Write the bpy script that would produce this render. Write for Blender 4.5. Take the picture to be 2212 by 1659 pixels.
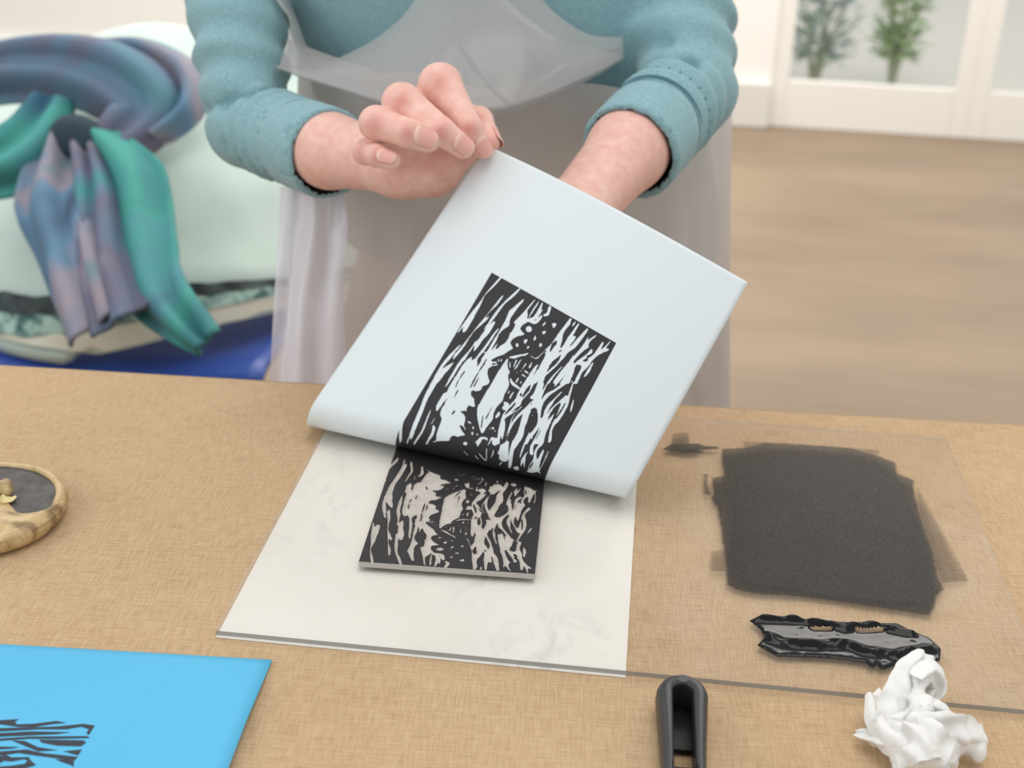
import bpy, bmesh, math, random
import numpy as np
from mathutils import Vector, Matrix, noise
random.seed(7); np.random.seed(7)
scene = bpy.context.scene
C = scene.collection
for o in list(bpy.data.objects): bpy.data.objects.remove(o)

# ------------------------------------------------------------------ camera
CAM = np.array([0.200277, -0.553172, 0.409094])
RM = np.array([[0.99309308, -0.07962223, 0.08617682], [0.1115611, 0.41334145, -0.9037162], [0.03633544, 0.90708828, 0.41936928]])
FPX, W, H = 2900.0, 2212, 1659
cd = bpy.data.cameras.new('camera'); cam = bpy.data.objects.new('camera', cd); C.objects.link(cam)
cam.matrix_world = Matrix([list(RM[i]) + [CAM[i]] for i in range(3)] + [[0, 0, 0, 1]])
cd.sensor_width = 36.0; cd.lens = FPX / W * 36.0; cd.clip_start = .02
cd.dof.use_dof = True; cd.dof.focus_distance = .73; cd.dof.aperture_fstop = 9.0
scene.camera = cam

# ------------------------------------------------------------------ light
wd = bpy.data.worlds.new('world'); scene.world = wd; wd.use_nodes = True
wd.node_tree.nodes['Background'].inputs[0].default_value = (.93, .97, 1.0, 1)
wd.node_tree.nodes['Background'].inputs[1].default_value = .80
def area(name, loc, target, sx, sy, power, col):
    l = bpy.data.lights.new(name, 'AREA'); l.shape = 'RECTANGLE'; l.size = sx; l.size_y = sy; l.energy = power; l.color = col
    o = bpy.data.objects.new(name, l); C.objects.link(o); o.location = loc
    o.rotation_euler = (Vector(target) - Vector(loc)).to_track_quat('-Z', 'Y').to_euler()
    return o
area('ceiling_light', (.35, .15, 1.95), (.3, .15, 0), 1.6, 1.0, 13, (1, .93, .84))
area('window_light', (-2.3, -.9, 1.5), (.1, .2, 0), 1.6, 1.6, 18, (.93, .97, 1))
area('room_light', (.0, 3.1, 1.85), (.0, 3.3, -.7), 4.2, 1.4, 105, (1, .95, .88))
vs = scene.view_settings
vs.view_transform = 'Standard'; vs.look = 'None'; vs.exposure = 0.0; vs.gamma = 1.0; vs.use_curve_mapping = False

# ------------------------------------------------------------------ helpers
TZ = -.0035           # height of the cloth surface; z = 0 is the top of the acrylic plate
FLOOR = -.745
def ray(px, py): return RM @ np.array([(px - W / 2) / FPX, -(py - H / 2) / FPX, -1.0])
def P(px, py, depth): return CAM + ray(px, py) * depth
def Zp(px, py, z=0.0):
    d = ray(px, py); return CAM + d * ((z - CAM[2]) / d[2])
def tag(o, label=None, cat=None, group=None, kind=None):
    if label: o['label'] = label
    if cat: o['category'] = cat
    if group: o['group'] = group
    if kind: o['kind'] = kind
    return o
def empty(name, loc=(0, 0, 0)):
    o = bpy.data.objects.new(name, None); C.objects.link(o); o.location = loc; o.empty_display_size = .05
    return o
def mesh_obj(name, verts, faces, mat=None, parent=None, smooth=True):
    me = bpy.data.meshes.new(name)
    me.from_pydata([tuple(map(float, v)) for v in verts], [], [tuple(map(int, f)) for f in faces])
    me.validate(); me.update()
    if smooth: me.polygons.foreach_set('use_smooth', [True] * len(me.polygons))
    if mat: me.materials.append(mat)
    o = bpy.data.objects.new(name, me); C.objects.link(o)
    if parent is not None:
        o.parent = parent
        o.matrix_parent_inverse = Matrix.Translation(parent.location).inverted() if parent.type == 'EMPTY' else Matrix()
    return o
def fattr(o, name, vals):
    a = o.data.attributes.new(name, 'FLOAT', 'POINT'); a.data.foreach_set('value', np.asarray(vals, dtype=np.float32))
def grid_faces(nu, nv, wrap=False):
    f = []
    for j in range(nv - 1):
        for i in range(nu - (0 if wrap else 1)):
            k = (i + 1) % nu
            f.append((j * nu + i, j * nu + k, (j + 1) * nu + k, (j + 1) * nu + i))
    return f
def tube(path, rad, n=8, closed=False):
    path = [Vector(p) for p in path]; m = len(path); V = []; F = []
    rads = rad if hasattr(rad, '__len__') else [rad] * m
    up = None
    for i, p in enumerate(path):
        t = (path[(i + 1) % m] - path[i - 1]) if closed else (path[min(i + 1, m - 1)] - path[max(i - 1, 0)])
        t.normalize()
        if up is None: up = t.orthogonal()
        up = (up - t * up.dot(t)).normalized(); b = t.cross(up)
        for k in range(n):
            a = 2 * math.pi * k / n; V.append(p + (up * math.cos(a) + b * math.sin(a)) * rads[i])
    rows = m if closed else m - 1
    for j in range(rows):
        j2 = (j + 1) % m
        for k in range(n):
            k2 = (k + 1) % n; F.append((j * n + k, j * n + k2, j2 * n + k2, j2 * n + k))
    if not closed: F.append(tuple(range(n))[::-1]); F.append(tuple(range((m - 1) * n, m * n)))
    return V, F
def box(name, x0, x1, y0, y1, z0, z1, mat, parent=None, bev=.0):
    V = [(x, y, z) for z in (z0, z1) for y in (y0, y1) for x in (x0, x1)]
    F = [(0, 2, 3, 1), (4, 5, 7, 6), (0, 1, 5, 4), (2, 6, 7, 3), (0, 4, 6, 2), (1, 3, 7, 5)]
    o = mesh_obj(name, V, F, mat, parent, smooth=False)
    if bev:
        m = o.modifiers.new('bevel', 'BEVEL'); m.width = bev; m.segments = 2
    return o
def spline(pts, n):
    pts = np.array(pts, float); m = len(pts); out = []
    for t in np.linspace(0, m - 1, n):
        i = min(int(t), m - 2); f = t - i
        p0, p1, p2, p3 = pts[max(i - 1, 0)], pts[i], pts[i + 1], pts[min(i + 2, m - 1)]
        out.append(.5 * (2 * p1 + (p2 - p0) * f + (2 * p0 - 5 * p1 + 4 * p2 - p3) * f * f + (3 * p1 - p0 - 3 * p2 + p3) * f ** 3))
    return np.array(out)

# ---- signed distance modelling for organic shapes
def cone(p, a, b, ra, rb):
    a = np.asarray(a, np.float32); b = np.asarray(b, np.float32); ba = b - a
    h = np.clip((p - a) @ ba / max(float(ba @ ba), 1e-12), 0, 1)
    return np.linalg.norm(p - a - h[:, None] * ba, axis=1) - (ra + (rb - ra) * h)
def ell(p, c, r):
    q = (p - np.asarray(c, np.float32)) / np.asarray(r, np.float32)
    return (np.linalg.norm(q, axis=1) - 1) * min(r)
def smin(a, b, k):
    h = np.clip(.5 + .5 * (b - a) / k, 0, 1); return b + (a - b) * h - k * h * (1 - h)
def along(p, a, b):
    a = np.asarray(a, np.float32); d = np.asarray(b, np.float32) - a; L = np.linalg.norm(d); return (p - a) @ (d / L)
def nets(fn, lo, hi, h):
    lo = np.asarray(lo, float); n = np.ceil((np.asarray(hi) - lo) / h).astype(int) + 1
    ax = [lo[i] + h * np.arange(n[i]) for i in range(3)]
    D = np.empty(n, np.float32)
    Y, Zz = np.meshgrid(ax[1], ax[2], indexing='ij')
    for i0 in range(0, n[0], 16):
        xs = ax[0][i0:i0 + 16]
        Pn = np.empty((len(xs), n[1], n[2], 3), np.float32)
        Pn[..., 0] = xs[:, None, None]; Pn[..., 1] = Y; Pn[..., 2] = Zz
        D[i0:i0 + 16] = fn(Pn.reshape(-1, 3)).reshape(len(xs), n[1], n[2])
    ins = D < 0
    acc = np.zeros(tuple(n - 1) + (3,), np.float32); cnt = np.zeros(tuple(n - 1), np.float32)
    offs = [(i, j, k) for i in (0, 1) for j in (0, 1) for k in (0, 1)]
    def sl(A, o): return A[o[0]:A.shape[0] - 1 + o[0], o[1]:A.shape[1] - 1 + o[1], o[2]:A.shape[2] - 1 + o[2]]
    for o in offs:
        for d in range(3):
            if o[d] == 0:
                o2 = list(o); o2[d] = 1
                d0, d1 = sl(D, o), sl(D, o2); cr = (d0 < 0) != (d1 < 0)
                t = np.where(cr, d0 / np.where(cr, d0 - d1, 1), 0)
                for e in range(3): acc[..., e] += np.where(cr, (t if e == d else o[e]), 0)
                cnt += cr
    m = cnt > 0
    idx = -np.ones(m.shape, np.int64); idx[m] = np.arange(m.sum())
    cells = np.argwhere(m)
    V = lo + h * (cells + acc[m] / cnt[m][:, None])
    F = []
    for d in range(3):
        a, b = [(1, 2), (2, 0), (0, 1)][d]
        s0 = [slice(None)] * 3; s1 = [slice(None)] * 3; s0[d] = slice(0, n[d] - 1); s1[d] = slice(1, n[d])
        i0, i1 = ins[tuple(s0)], ins[tuple(s1)]
        for flip in (False, True):
            e = np.argwhere((i0 & ~i1) if not flip else (~i0 & i1))
            e = e[(e[:, a] > 0) & (e[:, b] > 0) & (e[:, a] < n[a] - 1) & (e[:, b] < n[b] - 1)]
            q = []
            for da, db in ((-1, -1), (0, -1), (0, 0), (-1, 0)):
                c = e.copy(); c[:, a] += da; c[:, b] += db; q.append(idx[c[:, 0], c[:, 1], c[:, 2]])
            q = np.stack(q, 1)
            F.append(q[:, ::-1] if flip else q)
    return V, np.concatenate(F)

def raster(polys, A, B):
    """polys: list of (value, pts[n,2]) painted in order over zeros; A, B 1-d coordinate axes -> [len(B), len(A)]"""
    M = np.zeros((len(B), len(A)), np.float32)
    for val, pts in polys:
        pts = np.asarray(pts, float)
        ia = np.where((A >= pts[:, 0].min()) & (A <= pts[:, 0].max()))[0]; ib = np.where((B >= pts[:, 1].min()) & (B <= pts[:, 1].max()))[0]
        if len(ia) == 0 or len(ib) == 0: continue
        X, Y = np.meshgrid(A[ia], B[ib]); ins = np.zeros(X.shape, bool)
        for (x0, y0), (x1, y1) in zip(pts, np.roll(pts, -1, 0)):
            if y0 == y1: continue
            ins ^= ((y0 > Y) != (y1 > Y)) & (X < (x1 - x0) * (Y - y0) / (y1 - y0) + x0)
        sub = M[np.ix_(ib, ia)]; sub[ins] = val; M[np.ix_(ib, ia)] = sub
    return M
def blur(M, n):
    for _ in range(n):
        p = np.pad(M, 1, mode='edge')
        M = (p[1:-1, 1:-1] * 4 + 2 * (p[:-2, 1:-1] + p[2:, 1:-1] + p[1:-1, :-2] + p[1:-1, 2:]) + p[:-2, :-2] + p[2:, 2:] + p[:-2, 2:] + p[2:, :-2]) / 16
    return M

# ------------------------------------------------------------------ materials
def srgb(r, g, b):
    f = lambda c: (c / 255 / 12.92) if c / 255 <= .04045 else ((c / 255 + .055) / 1.055) ** 2.4
    return (f(r), f(g), f(b), 1)
class Mat:
    def __init__(s, name, col=(200, 200, 200), rough=.6, spec=.5, **kw):
        s.m = bpy.data.materials.new(name); s.m.use_nodes = True; s.t = s.m.node_tree; s.b = s.t.nodes['Principled BSDF']
        s.out = s.t.nodes['Material Output']
        s.b.inputs['Base Color'].default_value = srgb(*col); s.b.inputs['Roughness'].default_value = rough
        s.b.inputs['Specular IOR Level'].default_value = spec
        for k, v in kw.items(): s.b.inputs[k].default_value = v
    def n(s, typ, inputs=None, **props):
        nd = s.t.nodes.new(typ)
        for k, v in props.items(): setattr(nd, k, v)
        for k, v in (inputs or {}).items():
            if isinstance(v, bpy.types.NodeSocket): s.t.links.new(v, nd.inputs[k])
            else: nd.inputs[k].default_value = v
        return nd
    def link(s, a, b): s.t.links.new(a, b)
    def coord(s, scale=(1, 1, 1), rot=(0, 0, 0), kind='Object'):
        tc = s.n('ShaderNodeTexCoord'); mp = s.n('ShaderNodeMapping', {'Vector': tc.outputs[kind], 'Scale': scale, 'Rotation': rot}); return mp.outputs[0]
    def noise(s, scale, detail=3, vec=None, rough=.5, dist=0):
        return s.n('ShaderNodeTexNoise', {'Vector': vec if vec is not None else s.coord(), 'Scale': scale, 'Detail': detail, 'Roughness': rough, 'Distortion': dist}).outputs['Fac']
    def ramp(s, fac, stops, interp='LINEAR'):
        r = s.n('ShaderNodeValToRGB', {'Fac': fac}); r.color_ramp.interpolation = interp; e = r.color_ramp.elements
        while len(e) < len(stops): e.new(.5)
        for el, (p, c) in zip(e, stops): el.position = p; el.color = srgb(*c) if len(c) == 3 else c
        return r.outputs['Color']
    def val(s, fac, stops):
        return s.ramp(fac, [(p, (v, v, v, 1)) for p, v in stops])
    def mix(s, fac, a, b, mode='MIX'):
        nd = s.n('ShaderNodeMix', data_type='RGBA', blend_type=mode)
        for sock, v in ((nd.inputs[0], fac), (nd.inputs[6], a), (nd.inputs[7], b)):
            if isinstance(v, bpy.types.NodeSocket): s.link(v, sock)
            else: sock.default_value = v if not (isinstance(v, tuple) and len(v) == 3) else srgb(*v)
        return nd.outputs[2]
    def math(s, op, a, b=0.0):
        nd = s.n('ShaderNodeMath', operation=op)
        for i, v in enumerate((a, b)):
            if isinstance(v, bpy.types.NodeSocket): s.link(v, nd.inputs[i])
            else: nd.inputs[i].default_value = v
        return nd.outputs[0]
    def attr(s, name): return s.n('ShaderNodeAttribute', attribute_name=name).outputs['Fac']
    def color(s, sock): s.link(sock, s.b.inputs['Base Color']); return s
    def bump(s, h, dist=.001, strength=1.0):
        b = s.n('ShaderNodeBump', {'Height': h, 'Distance': dist, 'Strength': strength}); s.link(b.outputs[0], s.b.inputs['Normal']); return s
    def alpha(s, fac):
        tr = s.n('ShaderNodeBsdfTransparent'); mx = s.n('ShaderNodeMixShader')
        if isinstance(fac, bpy.types.NodeSocket): s.link(fac, mx.inputs[0])
        else: mx.inputs[0].default_value = fac
        s.link(tr.outputs[0], mx.inputs[1]); s.link(s.b.outputs[0], mx.inputs[2]); s.link(mx.outputs[0], s.out.inputs[0]); return s

STROKES = [
 (1, [68,-3,80,-7,83,6,68,70,45,135,42,171,48,182,53,237,54,302,56,346,57,383,52,410,41,422,30,415,22,393,23,373,19,402,13,436,7,441,3,431,9,374,18,283,31,211,35,168,39,125,53,61]),
 (1, [155,83,161,102,154,166,146,182,130,235,126,270,134,261,140,246,147,253,145,272,127,322,105,378,102,416,101,470,96,526,88,563,80,600,72,598,72,538,81,497,92,430,105,337,120,261,135,172,145,110]),
 (1, [230,-3,241,0,239,23,225,70,200,123,194,150,186,223,179,281,166,332,161,341,157,331,160,281,165,217,175,156,191,103,214,39]),
 (1, [199,256,207,272,205,314,204,347,188,400,187,441,180,473,176,491,163,474,159,448,155,470,152,520,152,569,131,580,136,525,145,467,146,428,158,418,162,361,173,307,183,273,188,260]),
 (1, [299,45,293,46,277,80,257,134,246,150,252,189,257,227,258,270,255,329,254,398,251,464,252,500,249,517,310,485,309,477,323,450,349,420,373,395,387,367,405,346,380,335,364,324,366,299,387,268,428,234,397,227,375,218,379,192,396,156,348,80,347,121,342,155,330,206,334,227,336,258,328,274,337,302,334,340,312,375,308,397,296,407,292,365,291,350,287,372,275,431,273,420,276,362,268,314,276,277,303,235,284,205,285,164,292,105,302,64]),
 (1, [243,271,247,288,245,342,238,443,228,512,226,529,206,540,212,480,222,418,229,330]),
 (0, [325,284,325,312,337,338,334,311]),
 (1, [73,485,72,518,58,566,57,620,29,635,41,575,56,514]),
 (1, [-41,453,-49,569,-36,600,-32,660,-14,646,2,600,-13,550,-30,514]),
 (1, [370,4,371,19,358,97,359,128,373,114,378,127,370,159,365,165,340,210,312,209,324,171,338,123,345,92,356,38]),
 (1, [394,3,401,32,397,89,393,135,388,138,384,96,388,46]),
 (1, [420,5,427,7,436,38,440,58,448,28,448,8,451,19,449,51,447,84,443,113,430,134,441,124,455,76,469,80,468,117,460,140,442,154,420,153,393,161,395,170,373,193,371,218,347,207,367,168,391,136,414,116,418,87,417,36]),
 (1, [472,4,491,2,503,47,501,64,474,82,465,70,483,50,475,30]),
 (1, [500,102,510,103,512,117,504,139,496,130]),
 (1, [552,101,548,91,559,80,574,77,582,89,577,109,569,115,561,104]),
 (1, [450,183,452,200,441,212,424,214,409,204,407,188,418,175,435,173]),
 (1, [518,173,520,159,536,149,541,154,541,171,533,180]),
 (1, [494,245,487,225,487,208,493,200,495,213,504,214,504,236]),
 (1, [447,286,443,264,450,251,459,252,460,275,455,288]),
 (1, [479,305,476,290,486,281,495,288,491,303]),
 (1, [546,257,540,241,544,227,558,231,565,243,557,255]),
 (1, [571,280,571,283,569,285,566,286,563,284,563,281,565,278,568,278]),
 (1, [423,311,425,321,420,329,411,329,403,321,400,311,405,303,414,303]),
 (1, [458,266,461,277,457,285,448,284,439,276,436,265,440,258,449,258]),
 (1, [477,345,497,327,507,322,510,330,487,360]),
 (1, [518,333,524,328,571,327,594,251,609,204,614,170,618,121,636,14,638,4,653,7,653,21,660,41,649,86,648,113,663,145,671,179,680,202,687,155,685,117,693,74,698,25,706,3,712,10,712,49,711,96,725,85,735,91,732,124,722,164,734,142,742,99,755,57,768,8,779,8,782,31,777,72,769,123,762,154,735,200,731,237,722,265,713,306,693,359,680,394,684,407,689,444,660,460,651,402,644,362,633,341,626,360,615,378,612,324,612,281,601,248,589,286,578,335]),
 (0, [632,165,614,198,617,212,624,244,631,263,634,218,641,187]),
 (0, [701,222,684,258,671,308,674,377,686,332,704,291,706,258]),
 (0, [692,200,678,219,665,269,663,273,680,237,692,207]),
 (1, [601,348,604,360,601,405,608,437,606,450,608,488,582,502,583,447,585,378,594,358]),
 (1, [527,382,532,391,527,418,523,420,520,414,519,391]),
 (1, [554,360,562,359,566,397,558,405,551,397]),
 (1, [537,428,544,425,576,431,576,435,559,436]),
 (1, [633,341,644,358,651,410,653,463,615,484,608,437,612,380]),
 (1, [807,9,805,23,809,75,824,44,850,7,846,32,831,63,827,92,842,104,821,138,802,199,789,256,779,317,776,369,772,398,749,410,741,400,745,366,752,315,772,227,797,120,799,80]),
 (1, [746,276,748,294,731,366,727,423,711,431,723,351]),
 (1, [857,104,868,105,879,127,851,161,870,166,888,125,892,89,898,35,908,30,915,50,914,84,928,50,939,6,947,9,938,60,960,49,963,62,936,92,916,122,901,161,896,210,879,258,884,310,886,335,864,347,859,296,858,223,823,234,822,254,833,287,836,328,842,359,807,379,809,339,815,300,803,237,820,201,847,148]),
 (0, [864,162,844,199,870,186,872,173]),
 (1, [905,168,916,172,920,243,907,278,897,279,897,248,900,216]),
 (1, [793,299,804,299,808,331,808,374,781,393,787,359]),
 (1, [674,49,671,23,682,6,687,11,685,39]),
 (1, [-44,605,-39,665,-22,652,-4,609,-6,585,-5,552,-32,574]),
 (1, [-48,720,-47,785,-38,780,-49,744]),
 (1, [66,547,60,595,46,656,43,687,61,652,90,608,94,618,86,676,77,705,75,743,63,795,63,844,66,904,70,930,80,974,88,1027,99,1103,99,1176,89,1185,82,1163,81,1226,75,1243,71,1227,73,1138,57,1036,47,964,32,894,27,823,24,763,22,698,25,639,42,560]),
 (1, [93,533,88,560,81,598,73,601,68,579,69,545]),
 (1, [151,502,146,558,140,618,139,680,136,738,130,778,125,777,120,743,119,670,120,588,137,509]),
 (1, [175,526,185,523,191,544,203,527,235,457,248,450,362,630,347,647,350,673,332,694,296,703,302,724,315,737,340,739,350,758,369,775,365,790,328,794,328,822,340,834,327,835,302,857,332,857,351,870,365,902,364,915,395,934,393,941,366,926,338,930,375,953,412,964,385,984,369,1001,341,1005,328,1028,334,1050,264,1091,239,1114,258,1121,230,1113,252,1093,237,1064,229,1024,216,954,192,944,181,913,178,894,172,837,169,887,165,930,153,933,135,902,136,844,139,806,152,801,148,756,150,698,150,620,158,563]),
 (0, [188,608,182,648,180,702,189,750,191,740,184,687,190,640]),
 (0, [215,731,210,763,217,808,218,803,217,767]),
 (0, [268,512,274,574,271,640,277,706,281,683,278,608,279,547]),
 (0, [292,596,292,653,292,681,299,677,299,641]),
 (0, [265,862,256,891,264,903,269,876]),
 (0, [235,457,222,521,241,543,246,565,249,543,257,470]),
 (0, [179,804,175,847,176,891,181,885,179,841]),
 (0, [300,855,323,856,327,835]),
 (1, [-6,901,2,931,2,952,-10,961,-17,954,-11,918]),
 (1, [-6,1039,-4,1075,8,1122,25,1166,38,1210,32,1262,25,1253,-4,1149,-14,1101]),
 (1, [117,922,127,956,137,1012,152,1080,143,1136,132,1181,129,1204,113,1216,122,1158,137,1093,128,1033,117,961]),
 (1, [172,959,177,997,172,1036,168,1018]),
 (1, [183,1022,192,1015,211,1023,219,1050,220,1087,209,1123,209,1151,192,1162,198,1095,199,1054]),
 (1, [371,891,377,880,397,876,408,886,396,889]),
 (1, [220,465,378,381,366,412,345,429,321,460,310,478,319,485,337,507,321,532,330,560,354,583,375,599,371,625,347,643,343,657]),
 (0, [277,476,275,501,274,549,280,558,283,521]),
 (1, [396,418,409,417,415,441,437,469,463,483,461,508,497,548,502,574,502,617,513,663,497,716,501,758,516,793,506,851,504,904,490,896,384,723,387,657,387,573,390,499]),
 (1, [390,674,496,615,509,652,494,712,502,760,517,791,506,853,503,905,481,896,438,855,406,817,383,774,386,728]),
 (0, [469,702,469,762,472,832,474,828,474,764]),
 (0, [440,783,454,831,474,875,478,873,459,828]),
 (1, [402,405,422,388,477,343,482,344,442,377,488,339,508,321,512,328,471,368,455,384,445,397,410,411]),
 (1, [452,394,464,392,470,444,463,451]),
 (1, [481,376,487,375,487,451,474,465,477,420]),
 (1, [522,384,528,383,526,429,517,470]),
 (1, [504,429,506,468,499,474]),
 (1, [418,428,427,425,454,461,446,465]),
 (1, [536,428,548,422,576,428,573,434,543,436]),
 (1, [534,457,544,451,571,456,569,464,539,464]),
 (1, [525,484,536,488,537,518,527,522,524,518]),
 (1, [556,492,565,496,561,515,552,514]),
 (1, [478,517,489,511,506,524,568,533,577,540,569,549,502,546]),
 (1, [515,581,522,582,523,608,513,607]),
 (1, [542,576,550,575,551,626,541,631,538,605]),
 (1, [518,664,536,651,559,653,568,676,561,700,548,707,528,702,531,685,533,676]),
 (1, [521,733,529,726,543,738,538,769,524,777,518,764]),
 (1, [531,845,533,850,531,853,527,853,523,849,522,844,523,840,527,841]),
 (1, [553,832,554,839,549,845,541,847,535,842,534,835,539,829,547,828]),
 (1, [569,843,571,848,569,852,565,852,560,848,559,842,561,839,565,839]),
 (1, [315,487,341,471,354,470,352,481,321,496]),
 (1, [330,503,362,476,368,483,338,509]),
 (1, [360,453,361,459,358,464,352,464,347,460,345,454,349,450,355,449]),
 (1, [361,439,367,435,379,453,371,463]),
 (1, [600,350,606,375,609,444,620,370,629,334,639,348,632,376,631,416,638,463,643,508,637,547,624,590,629,626,618,680,586,741,583,751,602,772,623,816,638,875,613,850,617,864,634,901,622,908,585,846,569,791,554,732,560,705,564,662,581,605,574,578,573,534,578,472,581,419,587,373]),
 (0, [622,480,612,513,609,551,614,587,622,559,632,518]),
 (0, [589,561,595,578,605,576,601,559]),
 (0, [590,620,584,652,572,690,566,737,584,695,596,644]),
 (0, [625,628,615,654,594,697,617,665]),
 (1, [649,611,644,630,625,692,624,712,637,769,647,842,643,844,633,791,618,723,620,691,634,635]),
 (1, [690,557,686,579,683,596,691,595,684,619,662,683,650,733,649,789,658,840,669,873,669,881,663,877,633,763,637,697,666,617,680,562]),
 (1, [592,267,703,209,698,243,669,301,670,360,676,391,682,433,697,435,707,472,724,530,744,578,766,636,778,649,742,603,725,588,736,665,728,646,723,585,700,618,721,689,723,728,743,776,738,818,732,844,698,864,695,838,702,779,683,718,669,659,685,607,691,552,667,562,655,553,667,526,658,468,648,403,639,352,616,314,616,278]),
 (1, [746,277,748,298,729,366,718,419,719,450,725,502,736,543,752,577,776,639,772,653,735,563,711,494,707,437,716,373]),
 (1, [772,183,770,250,760,318,744,370,740,396,747,397,754,372,758,386,763,426,767,424,779,378,790,326,793,296,803,302,803,349,809,373,820,348,818,302,813,266,814,254]),
 (1, [819,333,827,360,815,390,790,434,766,479,754,529,759,574,785,633,793,617,780,573,783,529,799,484,813,437,825,415,826,430,809,487,807,535,804,587,807,621,812,650,802,718,796,753,807,778,806,783,790,760,792,803,792,810,770,823,766,786,760,734,768,754,779,716,782,671,769,642,757,606,731,526,737,480,771,437,798,376]),
 (1, [856,425,868,427,877,453,874,513,869,555,871,616,872,639,889,661,916,716,908,736,900,737,880,689,867,638,865,569,852,474,827,532,824,584,835,640,846,709,861,763,861,771,814,798,824,765,825,709,815,656,805,602,812,543,837,479]),
 (1, [864,339,883,414,901,474,903,528,896,594,883,629,895,685,876,660,867,615,879,549,883,492,873,447,859,373,854,321]),
 (1, [922,439,933,472,938,501,928,502,915,462,909,415]),
 (1, [845,326,853,334,850,357,846,353]),
 (1, [482,965,490,961,500,921,538,905,549,909,556,929,543,920,518,929,523,952,517,971,516,988,496,975]),
 (1, [562,887,576,883,592,880,609,859,622,875,624,906,614,925,599,928,579,916,585,904,576,905,572,949,565,944,564,912]),
 (1, [448,1002,448,1013,439,1023,427,1025,418,1019,418,1008,427,998,439,996]),
 (1, [435,896,437,903,434,908,427,908,422,903,420,896,423,891,429,891]),
 (1, [449,928,452,937,449,943,442,943,435,936,432,927,435,921,442,921]),
 (1, [481,917,482,922,478,927,472,928,467,925,467,920,471,916,477,915]),
 (1, [518,1012,587,1043,596,1046,568,970,568,958,578,969,602,1041,595,1061,546,1036]),
 (1, [610,950,615,947,627,969,620,1019,615,1007,617,975]),
 (1, [511,1049,522,1047,551,1071,544,1079]),
 (1, [432,1055,482,1078,478,1086,435,1062]),
 (1, [672,854,682,860,700,898,723,946,725,974,700,996,666,989,665,963,646,960,647,932,638,901,655,880,661,861]),
 (1, [698,997,694,1019,687,1043,681,1034,686,1004]),
 (1, [660,623,707,617,712,661,725,733,736,766,743,806,737,861,733,883,748,931,761,995,752,1032,740,1023,729,964,706,894,696,848,699,795,690,745,671,677]),
 (1, [761,736,768,744,785,849,792,909,785,913,772,856,765,793]),
 (1, [769,996,787,977,800,968,812,1003,795,1019,774,1014]),
 (1, [808,860,823,843,814,872,826,897,840,958,832,958,818,919,818,962,810,962,798,914]),
 (1, [798,621,814,619,819,671,822,725,821,761,838,818,855,840,852,858,830,855,811,814,811,786,812,723]),
 (1, [848,549,857,635,862,702,880,755,873,779,862,809,872,834,893,866,891,788,904,785,915,853,924,904,930,909,930,805,925,776,934,783,940,847,935,901,931,929,959,951,923,940,896,975,854,990,862,971,858,926,868,873,847,813,857,764,843,697,830,618]),
 (0, [876,882,865,926,864,964,877,914]),
]
# ------------------------------------------------------------------ setting: floor, walls, door, baseboard
m = Mat('floor_wood', (196, 172, 140), .45)
v = m.coord((.8, 2.2, 1)); c = m.ramp(m.noise(1.3, 3, v), [(.3, (124, 103, 82)), (.7, (150, 129, 106))])
m.color(m.mix(.12, c, m.ramp(m.noise(5, 3, m.coord((.6, 9, 1))), [(.35, (122, 102, 82)), (.65, (150, 131, 110))])))
tag(box('floor', -4, 5, -2.5, 4.5, FLOOR - .05, FLOOR, m.m), kind='structure')
wall_m = Mat('wall_paint', (244, 241, 235), .8); wall_m.bump(wall_m.noise(60, 3), .0006)
YW = 4.30
DX0, DX1, DZ1 = .62, 2.02, 1.45     # glazed double door in the far wall
tag(box('wall_back', -4, DX0, YW, YW + .12, FLOOR, 2.0, wall_m.m), kind='structure')
tag(box('wall_far', DX1, 5, YW, YW + .12, FLOOR, 2.0, wall_m.m), kind='structure')
tag(box('wall_lintel', DX0, DX1, YW, YW + .12, DZ1, 2.0, wall_m.m), kind='structure')
skirt_m = Mat('skirting_paint', (222, 219, 212), .55)
tag(box('baseboard_back', -4, DX0, YW - .03, YW, FLOOR, FLOOR + .16, skirt_m.m, bev=.006), kind='structure')
tag(box('baseboard_far', DX1, 5, YW - .03, YW, FLOOR, FLOOR + .16, skirt_m.m, bev=.006), kind='structure')
door = tag(empty('door_1', ((DX0 + DX1) / 2, YW + .03, FLOOR)), 'white glazed double door in the far wall with garden beyond', 'door', kind='structure')
dm = Mat('door_paint', (238, 234, 226), .5)
glass = Mat('door_glass', (255, 255, 255), .05)
fr = glass.n('ShaderNodeFresnel', {'IOR': 1.4}); glass.alpha(glass.math('MULTIPLY', fr.outputs[0], .6))
xm = (DX0 + DX1) / 2
for x0, x1 in ((DX0, xm), (xm, DX1)):
    box('stile', x0, x0 + .06, YW + .01, YW + .05, FLOOR, DZ1, dm.m, door, .004); box('stile', x1 - .06, x1, YW + .01, YW + .05, FLOOR, DZ1, dm.m, door, .004)
    box('bottom_rail', x0 + .06, x1 - .06, YW + .01, YW + .05, FLOOR, FLOOR + .17, dm.m, door, .004)
    box('top_rail', x0 + .06, x1 - .06, YW + .01, YW + .05, DZ1 - .1, DZ1, dm.m, door, .004)
    box('pane', x0 + .06, x1 - .06, YW + .028, YW + .033, FLOOR + .17, DZ1 - .1, glass.m, door)
pm = Mat('patio_stone', (236, 230, 218), .8)
tag(box('patio', DX0 - 2.5, DX1 + 2.5, YW + .12, YW + 9, FLOOR - .06, FLOOR - .01, pm.m), kind='structure')
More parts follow.
